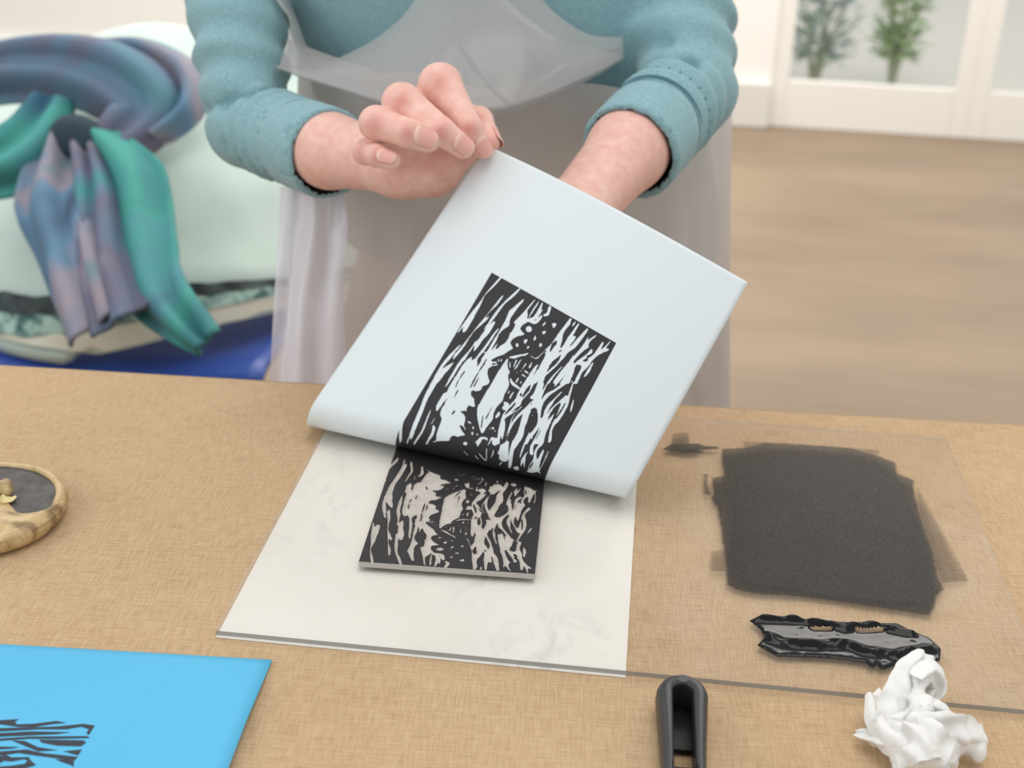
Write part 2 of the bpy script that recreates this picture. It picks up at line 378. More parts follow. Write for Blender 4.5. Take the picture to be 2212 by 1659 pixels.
def shrub(name, loc, r, hgt, cols, label, n=420):
    root = tag(empty(name, loc), label, 'shrub', 'shrubs outside the glazed door')
    lm = Mat(name + '_leaf', cols[0], .6); lm.color(lm.ramp(lm.noise(9, 2), [(.35, cols[0]), (.65, cols[1])]))
    V, F = [], []
    for i in range(n):
        a = random.uniform(0, 6.28); rr = r * math.sqrt(random.random()); z = .12 + hgt * random.random()
        k = math.sin(math.pi * min(1, (z - .1) / hgt * .9 + .08)) ** .5
        c = Vector((rr * k * math.cos(a), rr * k * math.sin(a), z)); d = Vector((math.cos(a), math.sin(a), random.uniform(-.2, .9))).normalized()
        s = d.cross(Vector((0, 0, 1))).normalized(); L = random.uniform(.04, .075); b = len(V)
        V += [c + Vector(loc), c + d * L * .5 + s * L * .3 + Vector(loc), c + d * L + Vector(loc), c + d * L * .5 - s * L * .3 + Vector(loc)]; F.append((b, b + 1, b + 2, b + 3))
    f = mesh_obj('foliage', V, F, lm.m, root); tag(f, kind='stuff')
    V, F = [], []
    for k in range(5):
        a = k * 1.26; vv, ff = tube([Vector(loc), Vector(loc) + Vector((.3 * r * math.cos(a), .3 * r * math.sin(a), hgt * .5)), Vector(loc) + Vector((.6 * r * math.cos(a), .6 * r * math.sin(a), hgt * .9))], [.012, .009, .004], 6)
        b = len(V); V += vv; F += [tuple(b + i for i in q) for q in ff]
    mesh_obj('stem', V, F, Mat(name + '_stem', (170, 176, 150), .8).m, root)
shrub('garden_shrub', (*P(1768, 90, 5.35)[:2], FLOOR - .01), .13, .36, ((176, 198, 170), (186, 200, 206)), 'bluish green shrub behind the left pane of the glazed door')
shrub('garden_shrub', (*P(1942, 70, 5.4)[:2], FLOOR - .01), .095, .40, ((168, 200, 140), (198, 216, 172)), 'yellow green shrub behind the right pane of the glazed door')

# ------------------------------------------------------------------ table and cloth
TA = math.atan2(.33452 - .29658, .48089 + .25656); ct, st = math.cos(TA), math.sin(TA)
E0 = np.array([-.25656, .29658])      # point on the far edge
def tab(a, b, z): return (E0[0] + a * ct - b * st, E0[1] + a * st + b * ct, z)
table = tag(empty('work_table', (.2, .0, FLOOR)), 'long work table under the woven tan cloth', 'table')
wood = Mat('table_board', (190, 170, 140), .5)
TX0, TX1, TD = -.85, 1.35, .80
V = [tab(a, b, z) for z in (TZ - .028, TZ - .003) for b in (-TD + .006, -.006) for a in (TX0 + .006, TX1 - .006)]
mesh_obj('table_top', V, [(0, 2, 3, 1), (4, 5, 7, 6), (0, 1, 5, 4), (2, 6, 7, 3), (0, 4, 6, 2), (1, 3, 7, 5)], wood.m, table, False)
metal = Mat('table_leg_steel', (120, 122, 125), .35, Metallic=.9)
for a in (TX0 + .08, TX1 - .08):
    for b in (-TD + .07, -.09):
        x, y, _ = tab(a, b, 0); vv, ff = tube([(x, y, FLOOR), (x, y, TZ - .03)], .016, 12); mesh_obj('leg', vv, ff, metal.m, table)
cl = Mat('woven_cloth', (205, 172, 135), .9, .15)
tc = cl.n('ShaderNodeTexCoord').outputs['UV']
wob = cl.n('ShaderNodeTexNoise', {'Vector': tc, 'Scale': 260, 'Detail': 2}).outputs['Color']
off = cl.n('ShaderNodeVectorMath', {0: wob, 1: (.5, .5, .5)}, operation='SUBTRACT').outputs[0]
off = cl.n('ShaderNodeVectorMath', {0: off, 'Scale': .0009}, operation='SCALE').outputs[0]
uvw = cl.n('ShaderNodeVectorMath', {0: tc, 1: off}, operation='ADD').outputs[0]
sp = cl.n('ShaderNodeSeparateXYZ', {0: uvw})
PER = 2 * math.pi / .00125
sx = cl.math('SINE', cl.math('MULTIPLY', sp.outputs[0], PER)); sy = cl.math('SINE', cl.math('MULTIPLY', sp.outputs[1], PER * 1.1))
wv = cl.math('MULTIPLY', sx, sy)
gaps = cl.math('MULTIPLY', cl.math('ABSOLUTE', sx), cl.math('ABSOLUTE', sy))
def uvn(scale, sc, det=3):
    mp = cl.n('ShaderNodeMapping', {'Vector': tc, 'Scale': sc}); return cl.n('ShaderNodeTexNoise', {'Vector': mp.outputs[0], 'Scale': scale, 'Detail': det, 'Roughness': .6}).outputs['Fac']
slx = uvn(1, (60, 900, 1)); sly = uvn(1, (900, 70, 1)); big = uvn(9, (1, 1, 1), 2)
slub = cl.math('ADD', cl.math('MULTIPLY', slx, .5), cl.math('MULTIPLY', sly, .5))
tone = cl.math('ADD', cl.math('ADD', cl.math('MULTIPLY', slub, .72), .335), cl.math('MULTIPLY', wv, .33))
tone = cl.math('ADD', tone, cl.math('MULTIPLY', gaps, .27))
tone = cl.math('ADD', tone, cl.math('MULTIPLY', big, .12))
cl.color(cl.ramp(tone, [(.52, (134, 98, 66)), (.68, (184, 148, 110)), (.82, (213, 180, 141)), (1.0, (234, 208, 172))]))
cl.bump(cl.math('ADD', cl.math('MULTIPLY', wv, .5), gaps), .0004, .7)
# cloth: top sheet with a rounded far / side edge and a drop all round
def cloth():
    prof = [(0.0, 0.0)]                          # (outward, z) cross-section at the edge
    for t in np.linspace(0, math.pi / 2, 6): prof.append((.006 * math.sin(t), -.006 * (1 - math.cos(t))))
    for d in (.03, .08, .15, .24): prof.append((.006 + .004 * d / .24, -.006 - d))
    na, nb = 80, 34
    aa = np.linspace(TX0, TX1, na); bb = np.linspace(-TD, 0, nb)
    V = []; UV = []
    for b in bb:
        for a in aa: V.append(tab(a, b, TZ + .0006 * noise.noise((a * 9, b * 9, 1)) * (1 if b < -.02 and (b > .2 or True) else 0) * 0)); UV.append((a, b))
    F = grid_faces(na, nb)
    loop = [(i, 0) for i in range(na)] + [(na - 1, j) for j in range(1, nb)] + [(i, nb - 1) for i in range(na - 2, -1, -1)] + [(0, j) for j in range(nb - 2, 0, -1)]
    prev = [j * na + i for i, j in loop]
    for k, (o_, dz) in enumerate(prof[1:]):
        cur = []
        for q, (i, j) in enumerate(loop):
            nx = -1 if i == 0 else (1 if i == na - 1 else 0); ny = -1 if j == 0 else (1 if j == nb - 1 else 0)
            wv_ = 1 + (.010 * math.sin(q * .55) + .006 * math.sin(q * 1.3 + 1)) * max(0, -dz - .01) * 3.5 / .01 * .25
            oo = o_ + (wv_ - 1) * .06 if dz < -.01 else o_
            a, b = aa[i] + nx * oo, bb[j] + ny * oo
            cur.append(len(V)); V.append(tab(a, b, TZ + dz)); UV.append((a + nx * -dz, b + ny * -dz))
        n = len(loop)
        for q in range(n): F.append((prev[q], prev[(q + 1) % n], cur[(q + 1) % n], cur[q]))
        prev = cur
    o = mesh_obj('tablecloth', V, F, cl.m)
    uv = o.data.uv_layers.new(name='UVMap')
    li = np.zeros(len(o.data.loops), np.int32); o.data.loops.foreach_get('vertex_index', li)
    uv.data.foreach_set('uv', np.array(UV, np.float32)[li].ravel())
    return tag(o, 'tan woven hessian-like cloth covering the whole table', 'tablecloth')
cloth()

# ------------------------------------------------------------------ plate, backing sheet
wp = Mat('backing_card', (240, 236, 228), .6)
n1 = wp.noise(48, 5, wp.coord((1, .6, 1)), .65, .8); n2 = wp.noise(9, 3)
sm = wp.math('MULTIPLY', wp.val(n1, [(.50, 0), (.70, 1)]), wp.val(n2, [(.47, 0), (.64, 1)]))
wp.color(wp.mix(wp.math('MULTIPLY', sm, .42), (232, 227, 219), (150, 145, 138)))
zb0, zb1 = TZ + .0002, TZ + .0006
tag(box('backing_sheet', .0005, .2105, -.0015, .2955, zb0, zb1, wp.m), 'smudged white card lying under the left half of the clear plate', 'card')
ac = Mat('clear_acrylic', (235, 240, 238), .04)
fr = ac.n('ShaderNodeFresnel', {'IOR': 1.47}); hz = ac.noise(14, 3, dist=.4)
ac.b.inputs['Base Color'].default_value = srgb(214, 208, 200)
ac.b.inputs['Roughness'].default_value = .12
ac.alpha(ac.math('ADD', ac.math('MULTIPLY', fr.outputs[0], .25), ac.math('MULTIPLY', ac.val(hz, [(.4, .03), (.75, .22)]), .5)))
ae = Mat('acrylic_edge', (150, 152, 150), .2); ae.alpha(.88)
ae2 = Mat('acrylic_side_edge', (200, 196, 188), .2); ae2.alpha(.35)
V = [(x, y, z) for z in (TZ + .0008, 0) for y in (0, .297) for x in (0, .42)]
pl = mesh_obj('acrylic_plate', V, [(4, 5, 7, 6), (0, 1, 5, 4), (2, 6, 7, 3), (0, 4, 6, 2), (1, 3, 7, 5)], ac.m, None, False)
pl.data.materials.append(ae.m); pl.data.materials.append(ae2.m)
for i, p in enumerate(pl.data.polygons): p.material_index = 0 if i == 0 else (1 if i == 1 else 2)
tag(pl, 'clear acrylic inking plate lying flat across the cloth', 'plate')

# ------------------------------------------------------------------ rolled-out ink film
def c5(pts): return [Zp(1360 + x * .4816, 860 + y * .4816, 0.0)[:2] for x, y in pts]
def film(name, polys, label, soft, col=(44, 42, 40)):
    allp = np.concatenate([np.array(p) for _, p in polys]); lo = allp.min(0) - .006; hi = allp.max(0) + .006
    A = np.arange(lo[0], hi[0], .0006); B = np.arange(lo[1], hi[1], .0006)
    M = np.zeros((len(B), len(A)), np.float32)
    for val, pts in polys: M = np.maximum(M, blur(raster([(val, pts)], A, B), soft if val < .96 else 2))
    X, Y = np.meshgrid(A, B)
    st_ = np.array([noise.noise((a * 700, 3.3, 0)) for a in A]); st2 = np.array([noise.noise((b * 600, 8.1, 0)) for b in B])
    M = np.clip(M * (1 + (.25 * st_[None, :] + .2 * st2[:, None]) * (1 - M) * 1.6), 0, 1)
    Vv = np.stack([X.ravel(), Y.ravel(), np.full(X.size, .0002)], 1); F = np.array(grid_faces(len(A), len(B)))
    keep = M.ravel()[F].max(1) > .01; F = F[keep]
    u, inv_ = np.unique(F, return_inverse=True)
    o = mesh_obj(name, Vv[u], inv_.reshape(F.shape), inkf.m); fattr(o, 'ink', M.ravel()[u])
    return tag(o, label, 'ink')
inkf = Mat('ink_film', (44, 42, 40), .42, .28)
nz = inkf.noise(1500, 2); nb_ = inkf.noise(40, 3)
inkf.color(inkf.mix(nb_, (28, 24, 19), (44, 39, 32)))
inkf.link(inkf.val(nz, [(.35, .22), (.65, .6)]), inkf.b.inputs['Roughness'])
inkf.bump(nz, .0006, .9)
inkf.alpha(inkf.attr('ink'))
film('ink_film', [
    (.8, c5([(412, 230), (515, 225), (600, 200), (700, 205), (860, 215), (1000, 225), (1110, 260), (1190, 290), (1200, 340), (1275, 370), (1270, 400), (1290, 480), (1320, 580), (1360, 690), (1380, 790), (1405, 860), (1370, 890), (1365, 940), (1340, 975), (1200, 950), (1000, 920), (800, 890), (600, 880), (500, 865), (440, 840), (425, 700), (410, 570), (395, 490), (365, 450), (380, 430), (370, 360), (425, 350)])),
    (.98, c5([(475, 330), (560, 290), (700, 258), (850, 260), (1000, 280), (1150, 320), (1210, 360), (1250, 450), (1300, 560), (1345, 680), (1368, 800), (1370, 925), (1200, 920), (900, 885), (700, 855), (520, 830), (450, 800), (440, 700), (460, 560)])),
    (.38, c5([(1290, 400), (1400, 600), (1520, 820), (1400, 830), (1300, 600)])),
    (.4, c5([(510, 195), (600, 200), (1120, 235), (1110, 265), (515, 230)])),
    (.32, c5([(365, 690), (425, 680), (440, 780), (360, 775)]))],
    'large rectangle of black ink rolled out thin on the clear plate', 2)
film('ink_smear', [(.85, c5([(145, 232), (190, 205), (310, 205), (330, 215), (400, 220), (400, 228), (300, 235), (335, 245), (250, 248)])), (.45, c5([(195, 160), (265, 155), (270, 205), (190, 205)]))],
     'small dark ink smear beside the lifted white paper edge', 1)
film('ink_smear', [(.65, c5([(330, 345), (350, 340), (345, 380), (372, 440), (335, 430)]))], 'tiny ink smudge at the left edge of the rolled ink', 2)

# ------------------------------------------------------------------ thick bead of ink
def bead():
    outl = np.array(c5([(535, 1000), (600, 985), (720, 990), (850, 1008), (950, 1006), (1080, 1012), (1200, 1012), (1270, 1050), (1340, 1075), (1395, 1125), (1390, 1180), (1330, 1195), (1280, 1170), (1200, 1195), (1130, 1222), (1110, 1190), (1088, 1215), (1060, 1185), (900, 1165), (760, 1160), (660, 1158), (620, 1135), (572, 1112), (605, 1080), (590, 1040)]))
    holes = [c5([(800, 1026), (900, 1030), (915, 1046), (820, 1045)]), c5([(1005, 1036), (1120, 1032), (1150, 1050), (1020, 1056)])]
    h = .0004; A = np.arange(outl[:, 0].min() - .003, outl[:, 0].max() + .003, h); B = np.arange(outl[:, 1].min() - .003, outl[:, 1].max() + .003, h)
    M = raster([(1, outl)] + [(0, q) for q in holes], A, B)
    top = c5([(560, 995), (720, 1000), (850, 1015), (960, 1040), (1080, 1020), (1180, 1045), (1260, 1060)]); bot = c5([(610, 1075), (690, 1105), (840, 1115), (970, 1110), (1050, 1140), (1200, 1160), (1340, 1130)])
    X, Y = np.meshgrid(A, B)
    def dist(line):
        d = np.full(X.shape, 9.)
        for (x0, y0), (x1, y1) in zip(line[:-1], line[1:]):
            t = np.clip(((X - x0) * (x1 - x0) + (Y - y0) * (y1 - y0)) / ((x1 - x0) ** 2 + (y1 - y0) ** 2), 0, 1); d = np.minimum(d, np.hypot(X - x0 - t * (x1 - x0), Y - y0 - t * (y1 - y0)))
        return d
    nse = np.array([[noise.noise((a * 130, b * 190, 2.2)) for a in A] for b in B]); nf = np.array([[noise.noise((a * 300, b * 380, 5.2)) for a in A] for b in B])
    base = blur(M, 6)
    hgt = base * (.0009 + .00006 * nse) + base * .0034 * (np.exp(-(dist(top) / .0022) ** 2) + 1.1 * np.exp(-(dist(bot) / .0026) ** 2)) * np.clip(.75 + .9 * nse, .15, 1.6) + base * .0007 * np.clip(nf - .35, 0, 1)
    hgt = blur(hgt, 5) * np.clip((base - .3) / .3, 0, 1) ** .5
    F = np.array(grid_faces(len(A), len(B))); keep = base.ravel()[F].min(1) > .3; F = F[keep]; u, iv = np.unique(F, return_inverse=True)
    Vv = np.stack([X.ravel(), Y.ravel(), hgt.ravel() + .00005], 1)
    o = mesh_obj('ink_bead', Vv[u], iv.reshape(F.shape), Mat('wet_ink', (7, 7, 8), .13, .28).m)
    return tag(o, 'thick glossy bead of wet black ink beside the tissue', 'ink')
bead()
# ------------------------------------------------------------------ lino block and print
BL = np.array([.05922762, .070977]); BANG = .03857809; BW, BLEN, BT = .09803, .150, .0035
cb, sb = math.cos(BANG), math.sin(BANG)
FU0, FV0, FPSI, FPF, FOFF, FR_, FTH, FKAP, FTW = 0.0574431, 0.07318453, 0.02028786, -0.31525374, 0.14418095, 0.01522513, 2.09061342, 0.76718289, -1.51053254
def surf(uv):
    """block-frame coordinates of the flat sheet -> world position on the peeled-back sheet"""
    uv = np.atleast_2d(uv); d = np.array([math.cos(FPF), math.sin(FPF)]); n = np.array([-d[1], d[0]]); p0 = np.array([0, FOFF])
    t = (uv - p0) @ d; s = -((uv - p0) @ n); th = FTH + FTW * (t - .05); sbend = FR_ * th
    a = np.clip(s, 0, sbend) / FR_; L = np.maximum(s - sbend, 0)
    x = np.where(s <= 0, s, FR_ * np.sin(a)); z = np.where(s <= 0, 0, FR_ * (1 - np.cos(a)))
    a2 = th + FKAP * L
    x = x + np.where(L > 0, (np.sin(a2) - np.sin(th)) / FKAP, 0); z = z + np.where(L > 0, (np.cos(th) - np.cos(a2)) / FKAP, 0)
    ab = p0 + t[:, None] * d - x[:, None] * n
    return np.stack([BL[0] + ab[:, 0] * cb - ab[:, 1] * sb, BL[1] + ab[:, 0] * sb + ab[:, 1] * cb, BT + .0004 + z], 1), s
def surf_n(uv):
    e = 1e-5; p, s = surf(uv); pu, _ = surf(uv + np.array([e, 0])); pv, _ = surf(uv + np.array([0, e]))
    n = -np.cross(pu - p, pv - p); n /= np.linalg.norm(n, axis=1)[:, None]; return p, n, s      # points to the printed face
PA = np.arange(0, BW + .0001, .0003); PB = np.arange(0, BLEN + .0001, .0003)
polys = []
for val, flat in STROKES:
    q = np.array(flat, float).reshape(-1, 2) * 1e-4
    q2 = np.empty((len(q) * 2, 2)); nx = np.roll(q, -1, 0); q2[0::2] = q * .8 + nx * .2; q2[1::2] = q * .2 + nx * .8
    polys.append((val, q2))
CUT = blur(raster(polys, PA, PB), 1)              # 1 = carved away
rng = np.random.RandomState(3)
AG, BG = np.meshgrid(PA, PB); UVP = np.stack([AG.ravel(), BG.ravel()], 1)
lino = Mat('lino', (170, 163, 155), .7)
ctr = lino.attr('cut'); fine = lino.noise(420, 3)
ink_c = lino.mix(fine, (30, 27, 28), (44, 40, 40)); lin_c = lino.mix(lino.noise(160, 3), (176, 168, 160), (214, 206, 198))
lino.color(lino.mix(lino.val(ctr, [(.52, 0), (.68, 1)]), ink_c, lin_c))
lino.link(lino.val(ctr, [(.4, .5), (.6, .75)]), lino.b.inputs['Roughness'])
na, nb = len(PA), len(PB)
zt = BT - .0011 * np.clip((CUT - .3) / .5, 0, 1) * (1 + .15 * np.sin(AG * 5200 + BG * 900))
bx = BL[0] + AG * cb - BG * sb; by = BL[1] + AG * sb + BG * cb
V = np.stack([bx.ravel(), by.ravel(), zt.ravel()], 1); F = np.array(grid_faces(na, nb))
rim = [i for i in range(na)] + [j * na + na - 1 for j in range(1, nb)] + [(nb - 1) * na + i for i in range(na - 2, -1, -1)] + [j * na for j in range(nb - 2, 0, -1)]
blk = tag(empty('lino_block', (BL[0] + .05, BL[1] + .07, .0)), 'carved grey lino block inked black, half covered by lifted paper', 'block')
cv = mesh_obj('carved_face', V, F, lino.m, blk); fattr(cv, 'cut', CUT.ravel())
rv = V[rim]; lowv = rv.copy(); lowv[:, 2] = .0001; n = len(rim)
V2 = np.concatenate([rv, lowv]); F2 = [(i, i + n, (i + 1) % n + n, (i + 1) % n) for i in range(n)]
mesh_obj('block_side', V2, F2, Mat('lino_side', (186, 178, 172), .75).m, blk)

card = Mat('print_paper', (223, 230, 232), .65, .3); card.bump(card.noise(900, 2), .0001)
pap = tag(empty('print_sheet', (BL[0] + .05, BL[1] + .15, BT + .0004)), 'white paper sheet peeled up off the lino block, showing a black forest-and-cottage print', 'paper')
nu, nv = 64, 150
us = np.linspace(0, .21, nu); vs_ = np.linspace(0, .297, nv)
cps, sps = math.cos(FPSI), math.sin(FPSI)
UU, VV = np.meshgrid(us, vs_)
uvp = np.stack([-FU0 + UU.ravel() * cps - VV.ravel() * sps, -FV0 + UU.ravel() * sps + VV.ravel() * cps], 1)
pp, pn, ps = surf_n(uvp)
sheet = mesh_obj('sheet', pp, np.array(grid_faces(nu, nv))[:, ::-1], card.m, pap)
so = sheet.modifiers.new('thick', 'SOLIDIFY'); so.thickness = .0003; so.offset = 0
pr, prn, prs = surf_n(UVP)
INK = 1 - CUT.ravel()
F = np.array(grid_faces(na, nb)); keep = (INK[F].max(1) > .02) & (prs[F].min(1) > .0005)
F = F[keep]; u, iv = np.unique(F, return_inverse=True)
pi = Mat('printed_ink', (40, 38, 40), .55, .35)
pi.color(pi.mix(pi.noise(700, 3), (34, 32, 35), (56, 54, 57))); pi.alpha(pi.val(pi.attr('ink'), [(.27, 0), (.43, 1)]))
po = mesh_obj('printed_ink', (pr + prn * .00026)[u], iv.reshape(F.shape)[:, ::-1], pi.m, pap); fattr(po, 'ink', INK[u])
tag(po, 'black linocut print of trees and a cottage')

# ------------------------------------------------------------------ blue sheet with a print
bz = TZ + .0006
b0, b1, b2 = Zp(588, 1427, bz), Zp(0, 1393, bz), Zp(500, 1659, bz)
e1 = (b1 - b0) / np.linalg.norm(b1 - b0); e2 = (b2 - b0) - e1 * ((b2 - b0) @ e1) * .0; e2 = e2 / np.linalg.norm(e2)
bs = tag(empty('blue_sheet', tuple(b0)), 'bright blue paper with a black striped print at the front left corner', 'paper')
blue = Mat('blue_paper', (98, 192, 236), .7, .2)
blue.color(blue.mix(blue.noise(8, 2), (88, 178, 220), (100, 188, 226)))
def blue_pt(s, t):     # s along the far edge, t toward the camera
    lift = .0035 * math.exp(-(s / .03) ** 2) * min(1, t / .05) ** 1.0 + .0004
    p = b0 + e1 * s + e2 * t; return (p[0], p[1], bz + lift)
nu, nv = 40, 40
V = [blue_pt(s, t) for t in np.linspace(0, .21, nv) for s in np.linspace(0, .297, nu)]
o = mesh_obj('sheet', V, [f[::-1] for f in grid_faces(nu, nv)], blue.m, bs); so = o.modifiers.new('thick', 'SOLIDIFY'); so.thickness = .0003; so.offset = 0
bi = Mat('blue_print_ink', (38, 42, 56), .6)
def f6(pts): return [(x * .4092, 980 + y * .4092) for x, y in pts]
BP = [[(0, 1405), (100, 1398), (78, 1412), (90, 1426), (180, 1422), (300, 1408), (350, 1417), (270, 1425), (180, 1440), (100, 1440), (0, 1422)],
      [(300, 1437), (440, 1423), (500, 1432), (468, 1482), (455, 1470), (470, 1452), (430, 1438), (350, 1452), (200, 1452), (0, 1464), (0, 1446), (150, 1442)],
      [(0, 1473), (160, 1463), (375, 1467), (300, 1477), (150, 1484), (0, 1492)],
      [(0, 1502), (150, 1490), (460, 1488), (475, 1498), (300, 1502), (150, 1502), (0, 1514)],
      [(205, 1506), (440, 1510), (455, 1522), (425, 1542), (300, 1538), (220, 1522)],
      [(60, 1510), (130, 1513), (200, 1546), (305, 1562), (200, 1568), (140, 1543)],
      [(0, 1543), (105, 1545), (60, 1554), (0, 1558)],
      [(0, 1570), (140, 1558), (230, 1578), (330, 1588), (412, 1598), (390, 1618), (280, 1602), (200, 1592), (100, 1577), (0, 1592)],
      [(335, 1568), (432, 1558), (412, 1590)],
      [(290, 1610), (390, 1612), (388, 1650), (372, 1640), (330, 1626)],
      [(0, 1600), (30, 1586), (60, 1600), (150, 1598), (165, 1620), (190, 1640), (120, 1662), (90, 1700), (0, 1700), (0, 1650), (60, 1644), (130, 1634), (145, 1615), (125, 1610), (60, 1622), (20, 1618), (0, 1640)]]
for q in BP:
    vv = []
    for x, y in f6(q):
        w = Zp(x - (8 if x < 1 else 0), y, bz + .001); r_ = w - b0
        M2 = np.array([[e1[0], e2[0]], [e1[1], e2[1]]]); s_, t_ = np.linalg.solve(M2, r_[:2])
        z_ = blue_pt(s_, t_)[2]; vv.append((w[0], w[1], z_ + .0003))
    mesh_obj('printed_ink', vv, [tuple(range(len(vv)))], bi.m, bs, False)

# ------------------------------------------------------------------ ink roller lying handle-first on the cloth
def roller():
    h0 = Zp(1472, 1478, .006); h1 = Zp(1477, 1659, .006); ax = (h1 - h0); ax[2] = 0; ax /= np.linalg.norm(ax); sd = np.array([-ax[1], ax[0], 0]) * -1
    root = tag(empty('ink_roller', (h0[0], h0[1], TZ)), 'black plastic ink roller handle with a long slot, at the front edge', 'roller')
    pm_ = Mat('handle_plastic', (44, 44, 46), .38, .5); pm_.bump(pm_.noise(900, 2), .0001)
    L = .115
    def hw(s):     # outer half width
        if s < .012: return .0126 * math.sqrt(max(0, 1 - (1 - s / .012) ** 2))
        return .0126 - .0024 * min(1, (s - .012) / .045) + (.001 if s > .09 else 0)
    so_ = [L * (1 - math.cos(t)) / 2 for t in np.linspace(0, math.pi, 44)]
    outer = [(s, hw(s) * (1 if s < L - .008 else math.sqrt(max(0, 1 - ((s - L + .008) / .008) ** 2)))) for s in so_]
    outer = [(s, w) for s, w in outer] + [(s, -w) for s, w in outer[-2:0:-1]]
    S0, S1, SW = .0085, .082, .0047
    ring_o = np.array(outer); n = len(ring_o)
    inner = []
    for s, w in outer:
        f = (s / L); si = S0 + (S1 - S0) * f
        ed = min(1, (si - S0) / SW); ed2 = min(1, (S1 - si) / SW); k = math.sqrt(max(0, 1 - (1 - ed) ** 2)) * math.sqrt(max(0, 1 - (1 - ed2) ** 2))
        inner.append((si, math.copysign(SW * k, w) if w else 0))
    ring_i = np.array(inner)
    HT = .0165
    levels = [(0, .80, .25), (0, .93, .08), (0, 1, .5), (0, .97, .84), (0, .88, .96), (0, .74, 1.0)]
    V = []; rows = 0
    mid_s = L / 2
    def ring(sc, hz, base):
        for (s, w) in base:
            cx = mid_s
            ss = cx + (s - cx) * (1 - (1 - sc) * .16); p = h0 + ax * ss + sd * w * sc; V.append((p[0], p[1], TZ + .0004 + HT * hz))
    for _, sc, hz in [(0, .78, .0), (0, .94, .12), (0, 1, .42), (0, .97, .74), (0, .86, .93), (0, .72, 1.0)]: ring(sc, hz, outer); rows += 1
    def iring(g, hz):
        for (s, w) in inner: p = h0 + ax * s + sd * w * g; V.append((p[0], p[1], TZ + .0004 + HT * hz))
    for g, hz in ((1.22, .985), (1.05, .93), (1.0, .8), (.98, .1), (1.0, 0)): iring(g, hz); rows += 1
    F = []
    for r in range(rows):
        r2 = (r + 1) % rows
        for i in range(n): F.append((r * n + i, r * n + (i + 1) % n, r2 * n + (i + 1) % n, r2 * n + i))
    mesh_obj('handle', V, [f[::-1] for f in F], pm_.m, root)
    # recessed floor of the slot; the last stretch stays open to the cloth
    fl = []; sA, sB = S0 + .001, S0 + .033
    for s in (sA, sB):
        for w in (-.0046, .0046):
            for z in (.0015, .0040): p = h0 + ax * s + sd * w; fl.append((p[0], p[1], TZ + z))
    mesh_obj('slot_floor', fl, [(0, 1, 3, 2), (4, 6, 7, 5), (0, 4, 5, 1), (2, 3, 7, 6), (1, 5, 7, 3), (0, 2, 6, 4)], Mat('slot_plastic', (6, 6, 7), .4, .25).m, root, False)
    fl = []; sA, sB = S0 + .045, S1
    for s in (sA, sB):
        for w in (-.0046, .0046):
            for z in (.0015, .0040): p = h0 + ax * s + sd * w; fl.append((p[0], p[1], TZ + z))
    mesh_obj('slot_floor', fl, [(0, 1, 3, 2), (4, 6, 7, 5), (0, 4, 5, 1), (2, 3, 7, 6), (1, 5, 7, 3), (0, 2, 6, 4)], bpy.data.materials['slot_plastic'], root, False)
    cpt = h0 + ax * .0055
    V = []; F = []
    for k in range(16): a = k / 16 * 6.283; V.append((cpt[0] + .0030 * math.cos(a), cpt[1] + .0030 * math.sin(a), TZ + HT + .0006))
    mesh_obj('hanging_dimple', V, [tuple(range(16))], Mat('dimple_plastic', (62, 62, 64), .45).m, root, False)
    st_ = Mat('roller_steel', (180, 182, 185), .25, Metallic=1.0)
    a_ = lambda s, w, z: h0 + ax * s + sd * w + np.array([0, 0, TZ + z - h0[2]])
    vv, ff = tube([a_(L - .004, 0, .009), a_(L + .03, 0, .012), a_(L + .034, .02, .0135), a_(L + .036, .034, .0145), a_(L + .062, .036, .0165)], .0022, 8); mesh_obj('frame_rod', vv, ff, st_.m, root)
    vv, ff = tube([a_(L + .062, -.032, .0175), a_(L + .062, .034, .0175)], .0165, 28); mesh_obj('rubber_drum', vv, ff, Mat('roller_rubber', (30, 28, 28), .5).m, root)
roller()

